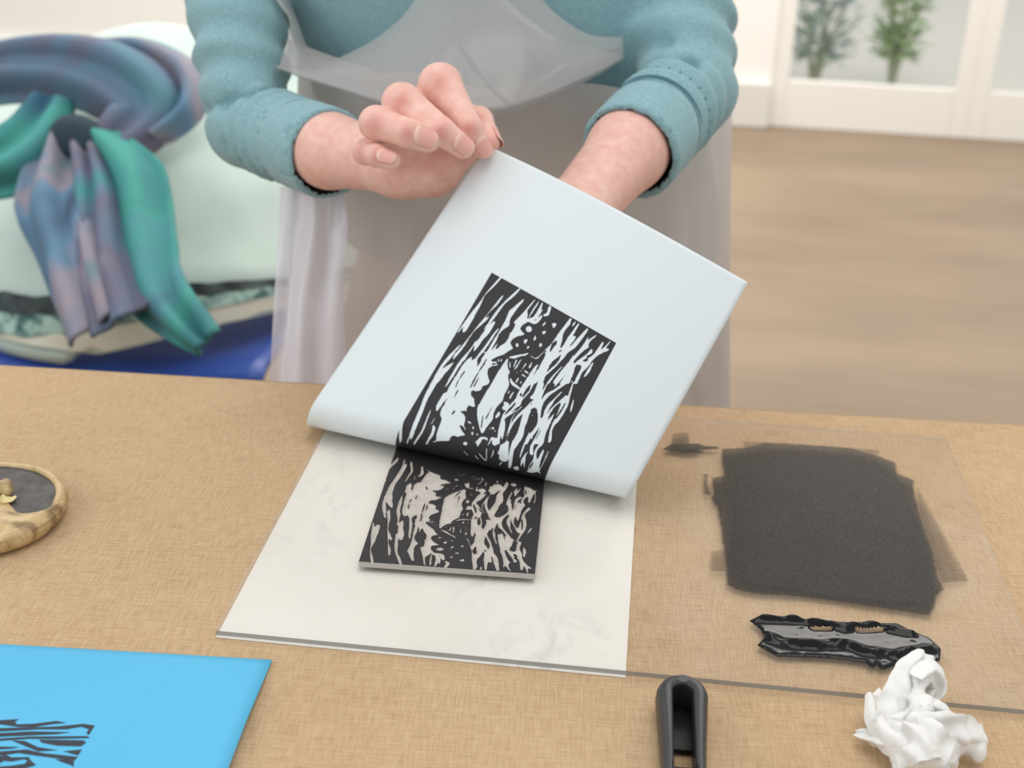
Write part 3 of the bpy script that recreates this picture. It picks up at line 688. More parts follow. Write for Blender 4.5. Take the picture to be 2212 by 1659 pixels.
# ------------------------------------------------------------------ crumpled tissue
def tissue():
    g = lambda x, y, z: Zp(x, y, z)
    k = [  # px, py, z -> lumps as cones
        (g(1960, 1590, .010), g(1990, 1545, .016), .011, .010), (g(1990, 1600, .010), g(2060, 1600, .008), .011, .009),
        (g(2060, 1605, .007), g(2100, 1600, .006), .008, .0065), (g(2100, 1590, .006), g(2112, 1628, .004), .006, .005),
        (g(1940, 1600, .007), g(1885, 1598, .004), .007, .0045), (g(1890, 1598, .003), g(1860, 1588, .003), .0045, .0025),
        (g(1985, 1640, .005), g(2050, 1640, .004), .009, .008), (g(1950, 1560, .012), g(1925, 1520, .012), .008, .005),
        (g(1985, 1540, .018), g(1978, 1475, .022), .0075, .0055), (g(1980, 1478, .022), g(2010, 1425, .026), .0050, .0040), (g(1978, 1465, .022), g(1990, 1440, .026), .005, .003),
        (g(2010, 1430, .026), g(2028, 1412, .027), .004, .0015), (g(2010, 1440, .024), g(2022, 1490, .016), .004, .0035), (g(2022, 1490, .016), g(2012, 1508, .013), .0038, .002),
        (g(1920, 1525, .012), g(1900, 1490, .010), .004, .0015), (g(2040, 1560, .012), g(2055, 1545, .012), .006, .003), (g(1960, 1640, .004), g(1940, 1660, .003), .006, .004)]
    def fn(p):
        d = None
        for a, b, ra, rb in k:
            c = cone(p, a, b, ra, rb); d = c if d is None else smin(d, c, .004)
        return np.maximum(d, -(p[:, 2] - (TZ + .0005)))
    allp = np.concatenate([np.array([a, b]) for a, b, _, _ in k]); lo = allp.min(0) - .014; hi = allp.max(0) + .014; lo[2] = TZ - .001
    V, F = nets(lambda p: fn(p) + .0022, lo, hi, .0011)
    out = []
    dirs = [(Vector((rng.randn(), rng.randn(), rng.randn())).normalized(), rng.uniform(45, 110), rng.rand()) for _ in range(7)]
    tri = lambda x: abs((x % 1.0) * 2 - 1)
    for v in V:
        q = Vector(v); w = Vector((noise.noise(q * 45), noise.noise(q * 45 + Vector((9, 3, 1))), noise.noise(q * 45 + Vector((2, 7, 5)))))
        qq = q + w * .008; d = 0
        for dr, fr_, ph in dirs: d += (tri(qq.dot(dr) * fr_ + ph) - .5) * .055 / fr_ * 1.5
        r2 = 1 - abs(noise.noise((q + w * .004) * 170)) * 2
        out.append((q, d + r2 * .0007 - .0004))
    o = mesh_obj('crumpled_tissue', V, F)
    nrm = np.zeros(len(o.data.vertices) * 3); o.data.vertices.foreach_get('normal', nrm); nrm = nrm.reshape(-1, 3)
    nv_ = V + nrm * np.array([d for _, d in out])[:, None]; nv_[:, 2] = np.maximum(nv_[:, 2], TZ + .0003)
    AV = [tuple(v) for v in nv_]; AF = [tuple(f) for f in F]
    # thin folded leaves of the tissue wrapped over the crumpled core
    leaves = [([(1925, 1575, .012), (1955, 1510, .020), (1980, 1455, .026), (2008, 1412, .030)], [90, 92, 80, 42], .4), ([(1985, 1470, .028), (2018, 1455, .028), (2030, 1490, .020), (2008, 1510, .016)], [36, 50, 44, 30], 1.9),
              ([(1893, 1488, .012), (1925, 1550, .016), (1985, 1610, .018), (2040, 1652, .012)], [40, 110, 130, 110], 3.3), ([(1985, 1590, .018), (2050, 1588, .017), (2095, 1598, .012), (2126, 1612, .006)], [90, 96, 92, 70], 4.6),
              ([(1975, 1625, .014), (1925, 1610, .010), (1885, 1598, .006), (1846, 1584, .003)], [70, 66, 50, 18], 5.5), ([(1985, 1525, .022), (2030, 1545, .020), (2058, 1572, .014)], [40, 56, 30], 2.4),
              ([(1940, 1660, .006), (1985, 1650, .010), (2050, 1655, .008)], [50, 80, 60], .9), ([(1960, 1560, .021), (1985, 1590, .023), (2005, 1640, .018)], [50, 80, 70], 6.1)]
    for pth, wd_, seed in leaves:
        n_, m_ = 34, 22; path = spline([Zp(*q) for q in pth], n_); ws = np.interp(np.linspace(0, 1, n_), np.linspace(0, 1, len(wd_)), wd_) * .000213; b0_ = len(AV)
        view = RM @ np.array([0, 0, 1.0])
        for i in range(n_):
            t = path[min(i + 1, n_ - 1)] - path[max(i - 1, 0)]; t /= np.linalg.norm(t); sd_ = np.cross(t, view); sd_ /= np.linalg.norm(sd_); nn_ = np.cross(sd_, t)
            for kk in range(m_):
                u = kk / (m_ - 1) * 2 - 1; edge = 1 + .10 * noise.noise((i * .35, seed * 3, kk * .02)); q = Vector(path[i] + sd_ * u * ws[i] / 2 * edge)
                w = Vector((noise.noise(q * 70 + Vector((seed, 0, 0))), noise.noise(q * 70 + Vector((0, seed, 3))), 0)); d = 0
                for dr, fr_, ph in dirs[:5]: d += (tri((q + w * .007).dot(dr) * fr_ * 1.3 + ph + seed) - .5) * .075 / fr_
                q = q + Vector(nn_) * (d - .0045 * u * u + .0016 * math.sin(u * 5 + seed + i * .15)); AV.append((q.x, q.y, max(q.z, TZ + .0006)))
        AF += [tuple(b0_ + x for x in f) for f in grid_faces(m_, n_)]
    bpy.data.objects.remove(o); o = mesh_obj('crumpled_tissue', AV, AF)
    tm = Mat('tissue_paper', (232, 230, 226), .9, .05)
    sm1 = tm.noise(95, 3, dist=1.2); sm2 = tm.noise(38, 2)
    s_ = tm.math('MULTIPLY', tm.val(sm1, [(.52, 0), (.72, 1)]), tm.val(sm2, [(.55, 0), (.68, 1)]))
    tm.color(tm.mix(tm.math('MULTIPLY', s_, .65), (234, 232, 228), (70, 68, 70))); tm.bump(tm.noise(450, 3, dist=.8), .0006, .5)
    o.data.materials.append(tm.m)
    tag(o, 'crumpled white tissue with grey ink smudges beside the wet ink', 'tissue')
tissue()

# ------------------------------------------------------------------ baren wrapped in bamboo sheath
def baren():
    ctr = Zp(127, 1118, .003); R_ = .051; cx, cy = ctr[0] - R_ + .001, ctr[1] + .001
    root = tag(empty('baren', (cx, cy, TZ)), 'round printing baren wrapped in mottled bamboo sheath, dark backing showing', 'baren')
    bm_ = Mat('bamboo_sheath', (196, 168, 116), .42)
    vv_ = bm_.coord((60, 9, 30), (0, 0, .5)); bl_ = bm_.noise(1.6, 4, bm_.coord((26, 60, 30), (0, 0, .5)))
    cbase = bm_.ramp(bm_.noise(3, 3, vv_), [(.3, (184, 154, 104)), (.7, (214, 188, 140))])
    bm_.color(bm_.mix(bm_.val(bl_, [(.52, 0), (.64, .75)]), cbase, (112, 84, 48))); bm_.bump(bm_.noise(1, 2, bm_.coord((900, 60, 200), (0, 0, .5))), .0003, .6)
    prof = [(.0, .0), (.85, .0), (.96, .0025), (1.0, .007), (.985, .0105), (.94, .0125), (.89, .0128), (.875, .0120), (.87, .0105)]
    n = 64; V = []; F = []
    for r, z in prof:
        for k in range(n):
            a = 2 * math.pi * k / n; rr = R_ * (r + .006 * math.sin(5 * a + r * 4)); V.append((cx + rr * math.cos(a), cy + rr * math.sin(a), TZ + z + .0006 * math.sin(7 * a) * (z > .009)))
    F = grid_faces(n, len(prof), True)
    mesh_obj('sheath_cover', V, F, bm_.m, root)
    dk = Mat('backing_disc', (66, 62, 60), .55); dk.color(dk.ramp(dk.noise(120, 3), [(.35, (56, 52, 50)), (.7, (86, 82, 78))]))
    V = [(cx, cy, TZ + .0112)] + [(cx + R_ * .89 * math.cos(2 * math.pi * k / n), cy + R_ * .89 * math.sin(2 * math.pi * k / n), TZ + .0108) for k in range(n)]
    mesh_obj('backing_disc', V, [(0, k + 1, (k + 1) % n + 1) for k in range(n)], dk.m, root)
    # sheath folded over the near half of the disc and twisted into a grip
    inl = spline([Zp(x, y, .0095)[:2] for x, y in ((-170, 1120), (-80, 1062), (-10, 1066), (20, 1088), (42, 1106), (78, 1104), (112, 1092))], 28)
    V = []; nu, nv = 28, 12
    for j in range(nv):
        t = j / (nv - 1)
        for i in range(nu):
            a = math.radians(-128 + 142 * i / (nu - 1)); rx, ry = cx + R_ * .99 * math.cos(a), cy + R_ * .99 * math.sin(a)
            z = .0100 + .0038 * math.sin(math.pi * min(1, t * 1.1)) * (1 - .6 * (i / (nu - 1)) ** 3) + .0011 * math.sin(9 * a + 5 * t) * t * (1 - t) + .0022 * t
            V.append((rx + (inl[i][0] - rx) * t, ry + (inl[i][1] - ry) * t, TZ + z))
    o = mesh_obj('folded_sheath', V, grid_faces(nu, nv), bm_.m, root); s_ = o.modifiers.new('t', 'SOLIDIFY'); s_.thickness = .0008; s_.offset = 0
    pth = [(cx - .030, cy - .028, TZ + .013), (cx - .02, cy - .018, TZ + .019), (cx - .005, cy - .003, TZ + .0205), (cx + .006, cy + .008, TZ + .0165), (cx + .014, cy + .015, TZ + .0125)]
    pth = spline(pth, 20)
    vv, ff = tube(pth, [.006 + .0012 * math.sin(i * 1.9) for i in range(20)], 12); mesh_obj('twisted_grip', vv, ff, bm_.m, root)
    cm = Mat('cut_sheath_end', (236, 220, 160), .6)
    q = Zp(16, 1082, .008); V = []
    for k in range(10): a = k / 10 * 6.283; V.append((q[0] + .005 * math.cos(a), q[1] + .0045 * math.sin(a) + .002 * math.cos(2 * a), .0098 + .0006 * math.sin(a * 3)))
    V += [(v[0] - .0004, v[1], .0085) for v in V]
    mesh_obj('sheath_end', V, [tuple(range(10))] + [(k, (k + 1) % 10, (k + 1) % 10 + 10, k + 10) for k in range(10)], cm.m, root)
baren()
# ------------------------------------------------------------------ the person
person = tag(empty('person', (.09, .62, FLOOR)), 'person in teal jumper and translucent plastic apron lifting the print', 'person')
# --- joints (world)
shR, elR, cuR, wrR = P(470, -330, 1.15), P(538, 270, 1.09), P(712, 326, .99), P(868, 352, .935)
shL, elL, cuL, wrL = P(1440, -330, 1.15), P(1487, 190, 1.075), P(1356, 326, .985), P(1232, 472, .925)
HANDR = dict(
    index=[P(985, 262, .918), P(951, 184, .886), P(1013, 276, .868), P(1043, 321, .8755)],
    middle=[P(935, 275, .912), P(868, 222, .868), P(952, 284, .853), P(1000, 318, .860)],
    ring=[P(893, 296, .908), P(813, 266, .858), P(882, 288, .845), P(924, 303, .848)],
    pinky=[P(858, 328, .902), P(790, 328, .868), P(815, 337, .853), P(846, 346, .850)],
    thumb=[P(935, 375, .925), P(1000, 318, .915), P(1034, 262, .897), P(1058, 306, .8835)])
RADR = dict(index=[.0125, .0142, .0088, .0066], middle=[.0120, .0126, .0094, .0074], ring=[.0110, .0108, .0092, .0078], pinky=[.0090, .0082, .0072, .0060], thumb=[.0150, .0120, .0098, .0074])
hl = lambda x, y, z: np.array([x, y, z])
HANDL = dict(
    index=[hl(.128, .292, .070), hl(.112, .266, .052), hl(.106, .252, .030), hl(.104, .246, .0125)],
    middle=[hl(.146, .286, .068), hl(.136, .258, .052), hl(.132, .244, .030), hl(.131, .239, .0125)],
    ring=[hl(.164, .288, .066), hl(.160, .259, .050), hl(.157, .245, .029), hl(.156, .240, .0125)],
    pinky=[hl(.180, .296, .064), hl(.182, .272, .048), hl(.180, .259, .028), hl(.179, .254, .0120)],
    thumb=[hl(.130, .322, .094), hl(.104, .300, .066), hl(.088, .284, .040), hl(.082, .274, .0130)])
RADL = dict(index=[.0105, .0092, .0082, .0072], middle=[.0105, .0094, .0084, .0074], ring=[.0102, .0090, .0080, .0070], pinky=[.0092, .0080, .0070, .0062], thumb=[.0140, .0115, .0098, .0082])
def hand_sdf(p, J, Rr, wr, cu, thick, extra=()):
    palm = cone(p, wr, wr + (cu - wr) * .05, thick[0], thick[0])
    for f in ('index', 'middle', 'ring', 'pinky'): palm = smin(palm, cone(p, wr, J[f][0], .016, Rr[f][0] * 1.12), .010)
    palm = smin(palm, cone(p, wr, J['thumb'][0], .016, Rr['thumb'][0]), .010)
    for a, b, ra, rb in extra: palm = smin(palm, cone(p, a, b, ra, rb), .008)
    fg = None
    for f in J:
        j, r = J[f], Rr[f]
        d = smin(smin(cone(p, j[0], j[1], r[0], r[1]), cone(p, j[1], j[2], r[1], r[2]), .003), cone(p, j[2], j[3], r[2], r[3]), .002)
        fg = d if fg is None else smin(fg, d, .0009)
    return smin(palm, fg, .0035)
def arm_R(p):
    d = hand_sdf(p, HANDR, RADR, wrR, cuR, (.0215,), [(P(905, 372, .925), P(950, 368, .920), .0155, .0135), (P(950, 366, .92), P(978, 335, .918), .012, .010), (P(905, 222, .892), P(935, 262, .90), .010, .012), (P(985, 225, .896), P(1015, 270, .905), .009, .010), (P(845, 255, .888), P(880, 290, .90), .008, .010)])
    d = smin(d, cone(p, wrR, cuR, .0212, .0262), .012); return smin(d, cone(p, cuR, elR, .0262, .024), .01)
def arm_L(p):
    d = hand_sdf(p, HANDL, RADL, wrL, cuL, (.0215,)); d = smin(d, cone(p, wrL, cuL, .0225, .0285), .012); return smin(d, cone(p, cuL, elL, .0285, .026), .01)
def bounds(pts, m): a = np.array(pts); return a.min(0) - m, a.max(0) + m
meshes = []
lo, hi = bounds([q for f in HANDR.values() for q in f] + [wrR, cuR + (elR - cuR) * .35], .032); meshes.append(nets(arm_R, lo, hi, .0013))
lo, hi = bounds([q for f in HANDL.values() for q in f] + [wrL, cuL + (elL - cuL) * .35], .034); meshes.append(nets(arm_L, lo, hi, .0017))
neck = P(990, -560, 1.10); headc = neck + np.array([.0, -.05, .12])
chest = np.array([.055, .645, .30]); hipc = np.array([.10, .64, -.02])
def body_core(p):
    d = smin(ell(p, chest, (.15, .09, .17)), ell(p, hipc, (.155, .095, .16)), .06)
    d = smin(d, cone(p, shR, elR, .036, .022), .03); d = smin(d, cone(p, shL, elL, .036, .025), .03)
    d = smin(d, cone(p, elR, cuR, .022, .022), .01); d = smin(d, cone(p, elL, cuL, .025, .025), .01)
    d = smin(d, cone(p, chest + np.array([0, 0, .1]), neck, .07, .05), .05); d = smin(d, cone(p, neck, headc, .05, .05), .03)
    for s in (-1, 1): d = smin(d, cone(p, hipc + np.array([s * .08, 0, -.05]), hipc + np.array([s * .09, .03, -.66]), .08, .04), .05)
    d = smin(d, ell(p, headc, (.075, .095, .112)), .03)
    d = smin(d, cone(p, headc + np.array([0, -.088, .0]), headc + np.array([0, -.108, -.022]), .008, .012), .012)      # nose
    for s in (-1, 1):
        d = smin(d, ell(p, headc + np.array([s * .078, .005, -.008]), (.012, .022, .032)), .008)                       # ears
        d = smin(d, cone(p, headc + np.array([s * .015, -.092, .022]), headc + np.array([s * .045, -.08, .02]), .008, .007), .012)
    return smin(d, cone(p, headc + np.array([-.022, -.082, -.058]), headc + np.array([.022, -.082, -.058]), .008, .008), .008)   # mouth
meshes.append(nets(body_core, (-.25, .40, -.735), (.45, .82, .86), .009))
V = np.concatenate([a for a, _ in meshes]); F = []; b = 0
for a, f in meshes: F.append(f + b); b += len(a)
F = np.concatenate(F)
skin = Mat('skin', (226, 172, 152), .48, .4, **{'Subsurface Weight': .12, 'Subsurface Scale': .006})
skin.b.inputs['Subsurface Radius'].default_value = (1, .35, .2)
mot = skin.noise(130, 4); mot2 = skin.noise(34, 2)
sc = skin.ramp(mot, [(.3, (228, 176, 162)), (.7, (242, 202, 187))]); sc = skin.mix(skin.math('MULTIPLY', mot2, .5), sc, (232, 178, 167))
sc = skin.mix(skin.math('MULTIPLY', skin.attr('knuckle'), .62), sc, (198, 104, 98)); sc = skin.mix(skin.val(skin.noise(310, 2), [(.70, 0), (.78, .35)]), sc, (176, 116, 92)); skin.color(sc)
wr_v = skin.n('ShaderNodeTexVoronoi', {'Vector': skin.coord(), 'Scale': 900}); skin.bump(skin.math('ADD', skin.math('MULTIPLY', wr_v.outputs['Distance'], .5), skin.noise(300, 3)), .0004, .35)
body = mesh_obj('body', V, F, skin.m, person); tag(body, 'bare hands and wrists')
kn = np.zeros(len(V))
for J, RR in ((HANDR, RADR), (HANDL, RADL)):
    for f in J:
        for q, r in ((1, .0065), (2, .0055), (3, .005)):
            kn = np.maximum(kn, (.9 if q < 3 else .5) * np.exp(-((np.linalg.norm(V - (J[f][q] + (CAM - J[f][q]) / np.linalg.norm(CAM - J[f][q]) * RR[f][q]), axis=1)) / r) ** 2))
fattr(body, 'knuckle', kn)
# --- fingernails
nail = Mat('fingernail', (232, 182, 168), .25, .5); nail.color(nail.mix(nail.attr('tip'), (228, 170, 158), (240, 216, 196)))
def fingernail(j, r, dorsal, wid=1.0, ln=.0115, fwd=.0035):
    ax = j[3] - j[2]; ax /= np.linalg.norm(ax); dn = dorsal - ax * (dorsal @ ax); dn /= np.linalg.norm(dn); sd = np.cross(ax, dn); rr = r[3] * 1.04
    V = []; T = []; nu, nv = 9, 9
    for jv in range(nv):
        t = jv / (nv - 1); s = fwd - ln * (1 - t)
        for i in range(nu):
            a = (i / (nu - 1) - .5) * 2; taper = math.sqrt(max(.0, 1 - abs(2 * t - 1) ** 5)) * .25 + .75
            ang = a * .85 * wid * taper; edge = (1 - a * a) * .0018 * (1 if t > .5 else -1) * abs(2 * t - 1)
            rad = rr * (1.0 - .10 * max(0, t - .6)) + (r[2] - r[3]) * max(0, -s) / np.linalg.norm(j[3] - j[2]) + .0001
            V.append(j[3] + ax * (s + edge) + dn * rad * math.cos(ang) + sd * rad * math.sin(ang)); T.append(.75 if t > .90 else (.45 if t < .14 else 0))
    o = mesh_obj('fingernail', V, grid_faces(nu, nv), nail.m, body); fattr(o, 'tip', T)
    m = o.modifiers.new('t', 'SOLIDIFY'); m.thickness = .0007; m.offset = 0
for f in ('index', 'middle', 'ring', 'pinky'):
    j = HANDR[f]; dor = (CAM - j[3]) / np.linalg.norm(CAM - j[3]) + np.array([0.10, 0, .25]) * 1.0
    fingernail(j, RADR[f], dor, {'pinky': .85}.get(f, 1.0), {'pinky': .010, 'ring': .0125}.get(f, .0115))
j = HANDR['thumb']; fingernail(j, RADR['thumb'], np.array([.9, .5, .45]), 1.0, .012, .005)
for f in ('index', 'middle', 'ring', 'pinky'): fingernail(HANDL[f], RADL[f], np.array([0, -.8, .5]))
fingernail(HANDL['thumb'], RADL['thumb'], np.array([-.5, -.5, .7]))
hairm = Mat('hair', (92, 70, 52), .5)
def hair_sdf(p): return np.maximum(ell(p, headc + np.array([0, .012, .02]), (.088, .105, .118)), -(ell(p, headc + np.array([0, -.09, -.05]), (.075, .075, .10))))
V, F = nets(hair_sdf, headc - .14, headc + .15, .007); mesh_obj('hair', V, F, hairm.m, person)

# --- jumper
knit = Mat('teal_knit', (128, 168, 178), .92, .15, **{'Sheen Weight': .25})
kn_ = knit.noise(1300, 2); kc = knit.ramp(knit.noise(520, 3, knit.coord((1, 1, 1.6))), [(.32, (124, 162, 170)), (.68, (150, 186, 192))])
knit.color(kc); knit.bump(kn_, .0005, .6)
def sleeve(p, sh, el, cu, rs, re, rc, fold):
    up = cone(p, sh, el, rs, re); lo_ = cone(p, el, cu + (cu - el) * .3, re, rc)
    d = smin(up, lo_, .007)
    s = along(p, el, cu); L = np.linalg.norm(cu - el); su = along(p, el, sh)
    d = d + fold * np.sin(s * 2 * np.pi / .019 + 5 * p[:, 2] * 10) * np.clip(1 - np.abs(s - L * .38) / (L * .36), 0, 1)
    d = d + fold * 1.2 * np.sin(su * 2 * np.pi / .032 + p[:, 0] * 45) * np.clip(1 - np.abs(su - .055) / .06, 0, 1) * (su > 0)
    band = np.clip((s - (L - .042)) / .0012, 0, 1); d = d - .0013 * band * (su < .05)
    return np.maximum(d, (s - L) * 1.0) if True else d
def hollow(d, p, el, cu, r):
    return np.maximum(d, -cone(p, cu + (el - cu) * .4, cu + (cu - el) * .3, r * .9, r))
def torso(p):
    d = smin(ell(p, chest + np.array([0, -.01, 0]), (.205, .112, .22)), ell(p, hipc + np.array([-.005, -.01, .02]), (.178, .112, .18)), .08)
    return np.maximum(d, -(p[:, 2] - (.015 + .006 * np.sin(p[:, 0] * 40))))
def groove(pts, dp, rd): return [(P(*u), P(*w), dp, rd) for u, w in zip(pts[:-1], pts[1:])]
GROOVES = groove([(458, 240, 1.085), (500, 228, 1.062), (560, 216, 1.055), (650, 186, 1.08)], .0075, .007) + groove([(486, 262, 1.075), (505, 310, 1.060), (540, 360, 1.055)], .0035, .0045) + groove([(530, 246, 1.052), (548, 300, 1.045), (585, 375, 1.035)], .004, .005) \
    + groove([(585, 232, 1.045), (600, 290, 1.022), (632, 385, 1.01)], .003, .0045) + groove([(405, 90, 1.10), (480, 120, 1.08), (590, 130, 1.09)], .003, .008) + groove([(1335, 168, 1.07), (1400, 150, 1.043), (1490, 150, 1.036), (1592, 158, 1.075)], .0065, .007) \
    + groove([(1345, 112, 1.08), (1440, 100, 1.055), (1560, 118, 1.07)], .004, .007) + groove([(1360, 60, 1.09), (1470, 45, 1.065), (1580, 70, 1.08)], .003, .008)
def jumper(p):
    a = sleeve(p, shR, elR, cuR - np.array([0, 0, .0022]), .050, .0340, .0325, .0030); a = hollow(a, p, elR, cuR - np.array([0, 0, .0022]), .0305)
    c = sleeve(p, shL, elL, cuL - np.array([-.001, 0, .0015]), .053, .0385, .0362, .0027); c = hollow(c, p, elL, cuL - np.array([-.001, 0, .0015]), .0342)
    for (qa, qb, dp, rd) in GROOVES:
        g_ = dp * np.exp(-((cone(p, qa, qb, 0, 0)) / rd) ** 2); a = a + g_; c = c + g_
    t = torso(p); top = cone(p, shR, shL, .055, .055)
    t = smin(t, top, .06); t = smin(t, cone(p, neck - np.array([0, 0, .08]), neck - np.array([0, 0, .03]), .075, .062), .04)
    return smin(smin(t, a, .012), c, .012)
V, F = nets(jumper, (-.27, .36, -.06), (.43, .80, .56), .0035)
jum = mesh_obj('jumper', V, F, knit.m, person)
jum.data.materials.append(Mat('cuff_inner_shade', (24, 26, 32), .9).m)  # shade inside the cuff openings, painted near-black on the inner faces
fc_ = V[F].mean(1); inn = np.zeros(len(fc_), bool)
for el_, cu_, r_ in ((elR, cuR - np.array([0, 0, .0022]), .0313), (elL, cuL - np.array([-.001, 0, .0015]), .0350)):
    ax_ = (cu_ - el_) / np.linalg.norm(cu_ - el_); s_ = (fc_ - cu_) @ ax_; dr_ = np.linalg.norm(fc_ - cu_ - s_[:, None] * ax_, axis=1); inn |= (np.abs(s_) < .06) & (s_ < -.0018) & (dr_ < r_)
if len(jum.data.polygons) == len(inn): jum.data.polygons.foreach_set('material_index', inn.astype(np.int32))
tag(jum, 'pale teal knitted jumper with turned cuffs')
dark = Mat('cuff_stitch', (92, 128, 140), .9)
def ring_pts(el, cu, back, r, n=48):
    ax = (cu - el) / np.linalg.norm(cu - el); c = cu - ax * back; u = np.cross(ax, (0, 0, 1)); u /= np.linalg.norm(u); v = np.cross(ax, u)
    return [c + (u * math.cos(a) + v * math.sin(a)) * r for a in np.linspace(0, 2 * math.pi, n, endpoint=False)]
for bk in (.046, .0505, .055):
    vv, ff = tube(ring_pts(elL, cuL, bk, .0362 + .035 * (bk - .04)), .0011, 6, True); mesh_obj('cuff_stitching', vv, ff, dark.m, jum)
for bk in (.044,):
    vv, ff = tube(ring_pts(elR, cuR, bk, .0312), .0010, 6, True); mesh_obj('cuff_stitching', vv, ff, dark.m, jum)
axl = (cuL - elL) / np.linalg.norm(cuL - elL)
rp = ring_pts(elL, cuL, .070, .0378, 26)
for q in rp:
    vv = []; nn = q - (cuL - axl * .070); nn /= np.linalg.norm(nn); u = axl; w = np.cross(nn, u)
    for k in range(8): a = k / 8 * 6.283; vv.append(q + nn * .0006 + (u * math.cos(a) + w * math.sin(a)) * .0013)
    mesh_obj('eyelet', vv, [tuple(range(8))], bpy.data.materials.get('eyelet_dark') or Mat('eyelet_dark', (50, 84, 96), .9).m, jum, False)
# --- trousers and shoes
tr = Mat('trousers', (196, 188, 188), .85); tr.color(tr.ramp(tr.noise(14, 2), [(.35, (168, 154, 148)), (.65, (190, 178, 172))]))
def trs(p):
    d = ell(p, hipc + np.array([0, 0, -.04]), (.168, .108, .18))
    for s in (-1, 1): d = smin(d, cone(p, hipc + np.array([s * .085, 0, -.1]), hipc + np.array([s * .095, .03, -.665]), .093, .058), .04)
    return np.maximum(d, np.maximum(p[:, 2] - .04, -(p[:, 2] - (FLOOR + .04))))
V, F = nets(trs, (-.16, .48, FLOOR + .02), (.36, .82, .11), .009); mesh_obj('trousers', V, F, tr.m, person)
shm = Mat('shoe_leather', (60, 58, 62), .5)
for s in (-1, 1):
    fc = hipc + np.array([s * .095, -.02, 0]); fc[2] = FLOOR
    V, F = nets(lambda p: np.maximum(smin(ell(p, fc + np.array([0, -.05, .035]), (.045, .10, .035)), ell(p, fc + np.array([0, .05, .045]), (.042, .055, .05)), .03), -(p[:, 2] - (FLOOR + .002))), fc - np.array([.08, .18, .01]), fc + np.array([.08, .14, .11]), .006)
    mesh_obj('shoe', V, F, shm.m, person)

# --- plastic apron
apm = Mat('apron_plastic', (204, 199, 197), .26, .6)
apm.bump(apm.noise(26, 3, apm.coord((1, 1, .35)), dist=.8), .006, .35)
tl = apm.n('ShaderNodeBsdfTranslucent', {'Color': srgb(214, 212, 212)}); mxs = apm.n('ShaderNodeMixShader', {0: .35}); apm.link(apm.b.outputs[0], mxs.inputs[1]); apm.link(tl.outputs[0], mxs.inputs[2])
trn = apm.n('ShaderNodeBsdfTransparent', {'Color': (.96, .96, .96, 1)}); mx2 = apm.n("ShaderNodeMixShader", {0: .68}); apm.link(trn.outputs[0], mx2.inputs[1]); apm.link(mxs.outputs[0], mx2.inputs[2]); apm.link(mx2.outputs[0], apm.out.inputs[0])
apron = tag(mesh_obj('apron', [(0, 0, 0)], []), None)
bpy.data.objects.remove(apron)
# skirt, wrapped round the hips with soft hanging folds
V = []; nu, nv = 150, 46
for jv in range(nv):
    t = jv / (nv - 1); z = .178 - t * .78
    for i in range(nu):
        a = math.radians(-205 + 230 * i / (nu - 1)); k = min(1, t * 1.6)
        fold = .0075 * math.sin(a * 13 + 1.5 * math.sin(a * 3)) * k + .003 * math.sin(a * 27 + 2 + z * 6) * k
        ra, rb = .190 + .040 * k + fold, .126 + .014 * k + fold
        V.append((.078 + ra * math.cos(a), .628 + rb * math.sin(a), z + .004 * math.sin(a * 9)))
aps = Mat('apron_plastic_layers', (222, 214, 209), .35, .4); aps.bump(aps.noise(26, 3, aps.coord((1, 1, .35)), dist=.8), .006, .35); aps.alpha(.76)
sk = mesh_obj('apron_skirt', V, grid_faces(nu, nv), aps.m, person)
# bib, sagging forward in a pouch below the chest
topc = spline([P(600, 152, 1.09), P(690, 148, 1.075), P(775, 118, 1.065), P(860, 60, 1.06), P(935, -25, 1.065), P(1030, -60, 1.07), P(1140, -15, 1.065), P(1205, 45, 1.06), P(1268, 84, 1.07), P(1342, 92, 1.09)], 180)
botc = spline([P(601, 154, 1.088), P(665, 183, 1.065), P(745, 212, 1.05), P(850, 250, 1.035), P(960, 268, 1.03), P(1058, 268, 1.03), P(1120, 254, 1.035), P(1206, 217, 1.05), P(1291, 172, 1.065), P(1344, 136, 1.085)], 180)
V = []; nv = 48
camf = RM @ np.array([0, 0, -1.0])
def ridge(q, line):
    d = 9.
    for a, b_ in zip(line[:-1], line[1:]):
        a = np.array(a, float); b_ = np.array(b_, float); t = np.clip((q - a) @ (b_ - a) / ((b_ - a) @ (b_ - a)), 0, 1); d = min(d, np.linalg.norm(q - a - t * (b_ - a)))
    return d
creases = [([(965, -10), (980, 60), (1005, 130), (1060, 205), (1110, 250)], .0016, 6.), ([(880, 40), (920, 90), (935, 150), (940, 240)], .0014, 7.), ([(1060, -10), (1150, 70), (1230, 115), (1330, 118)], .0018, 8.), ([(1000, -20), (1060, 120), (1160, 230)], .006, 38.), ([(700, 150), (780, 190), (880, 255)], .005, 30.), ([(1340, 112), (1240, 150), (1130, 240)], .005, 26.)]
def px_of(p):
    q = (np.asarray(p) - CAM) @ RM; return np.array([W / 2 - FPX * q[0] / q[2], H / 2 + FPX * q[1] / q[2]])
crp = [(spline(L, 12), a_, w_) for L, a_, w_ in creases]; tpx = np.array([px_of(q) for q in topc]); bpx = np.array([px_of(q) for q in botc])
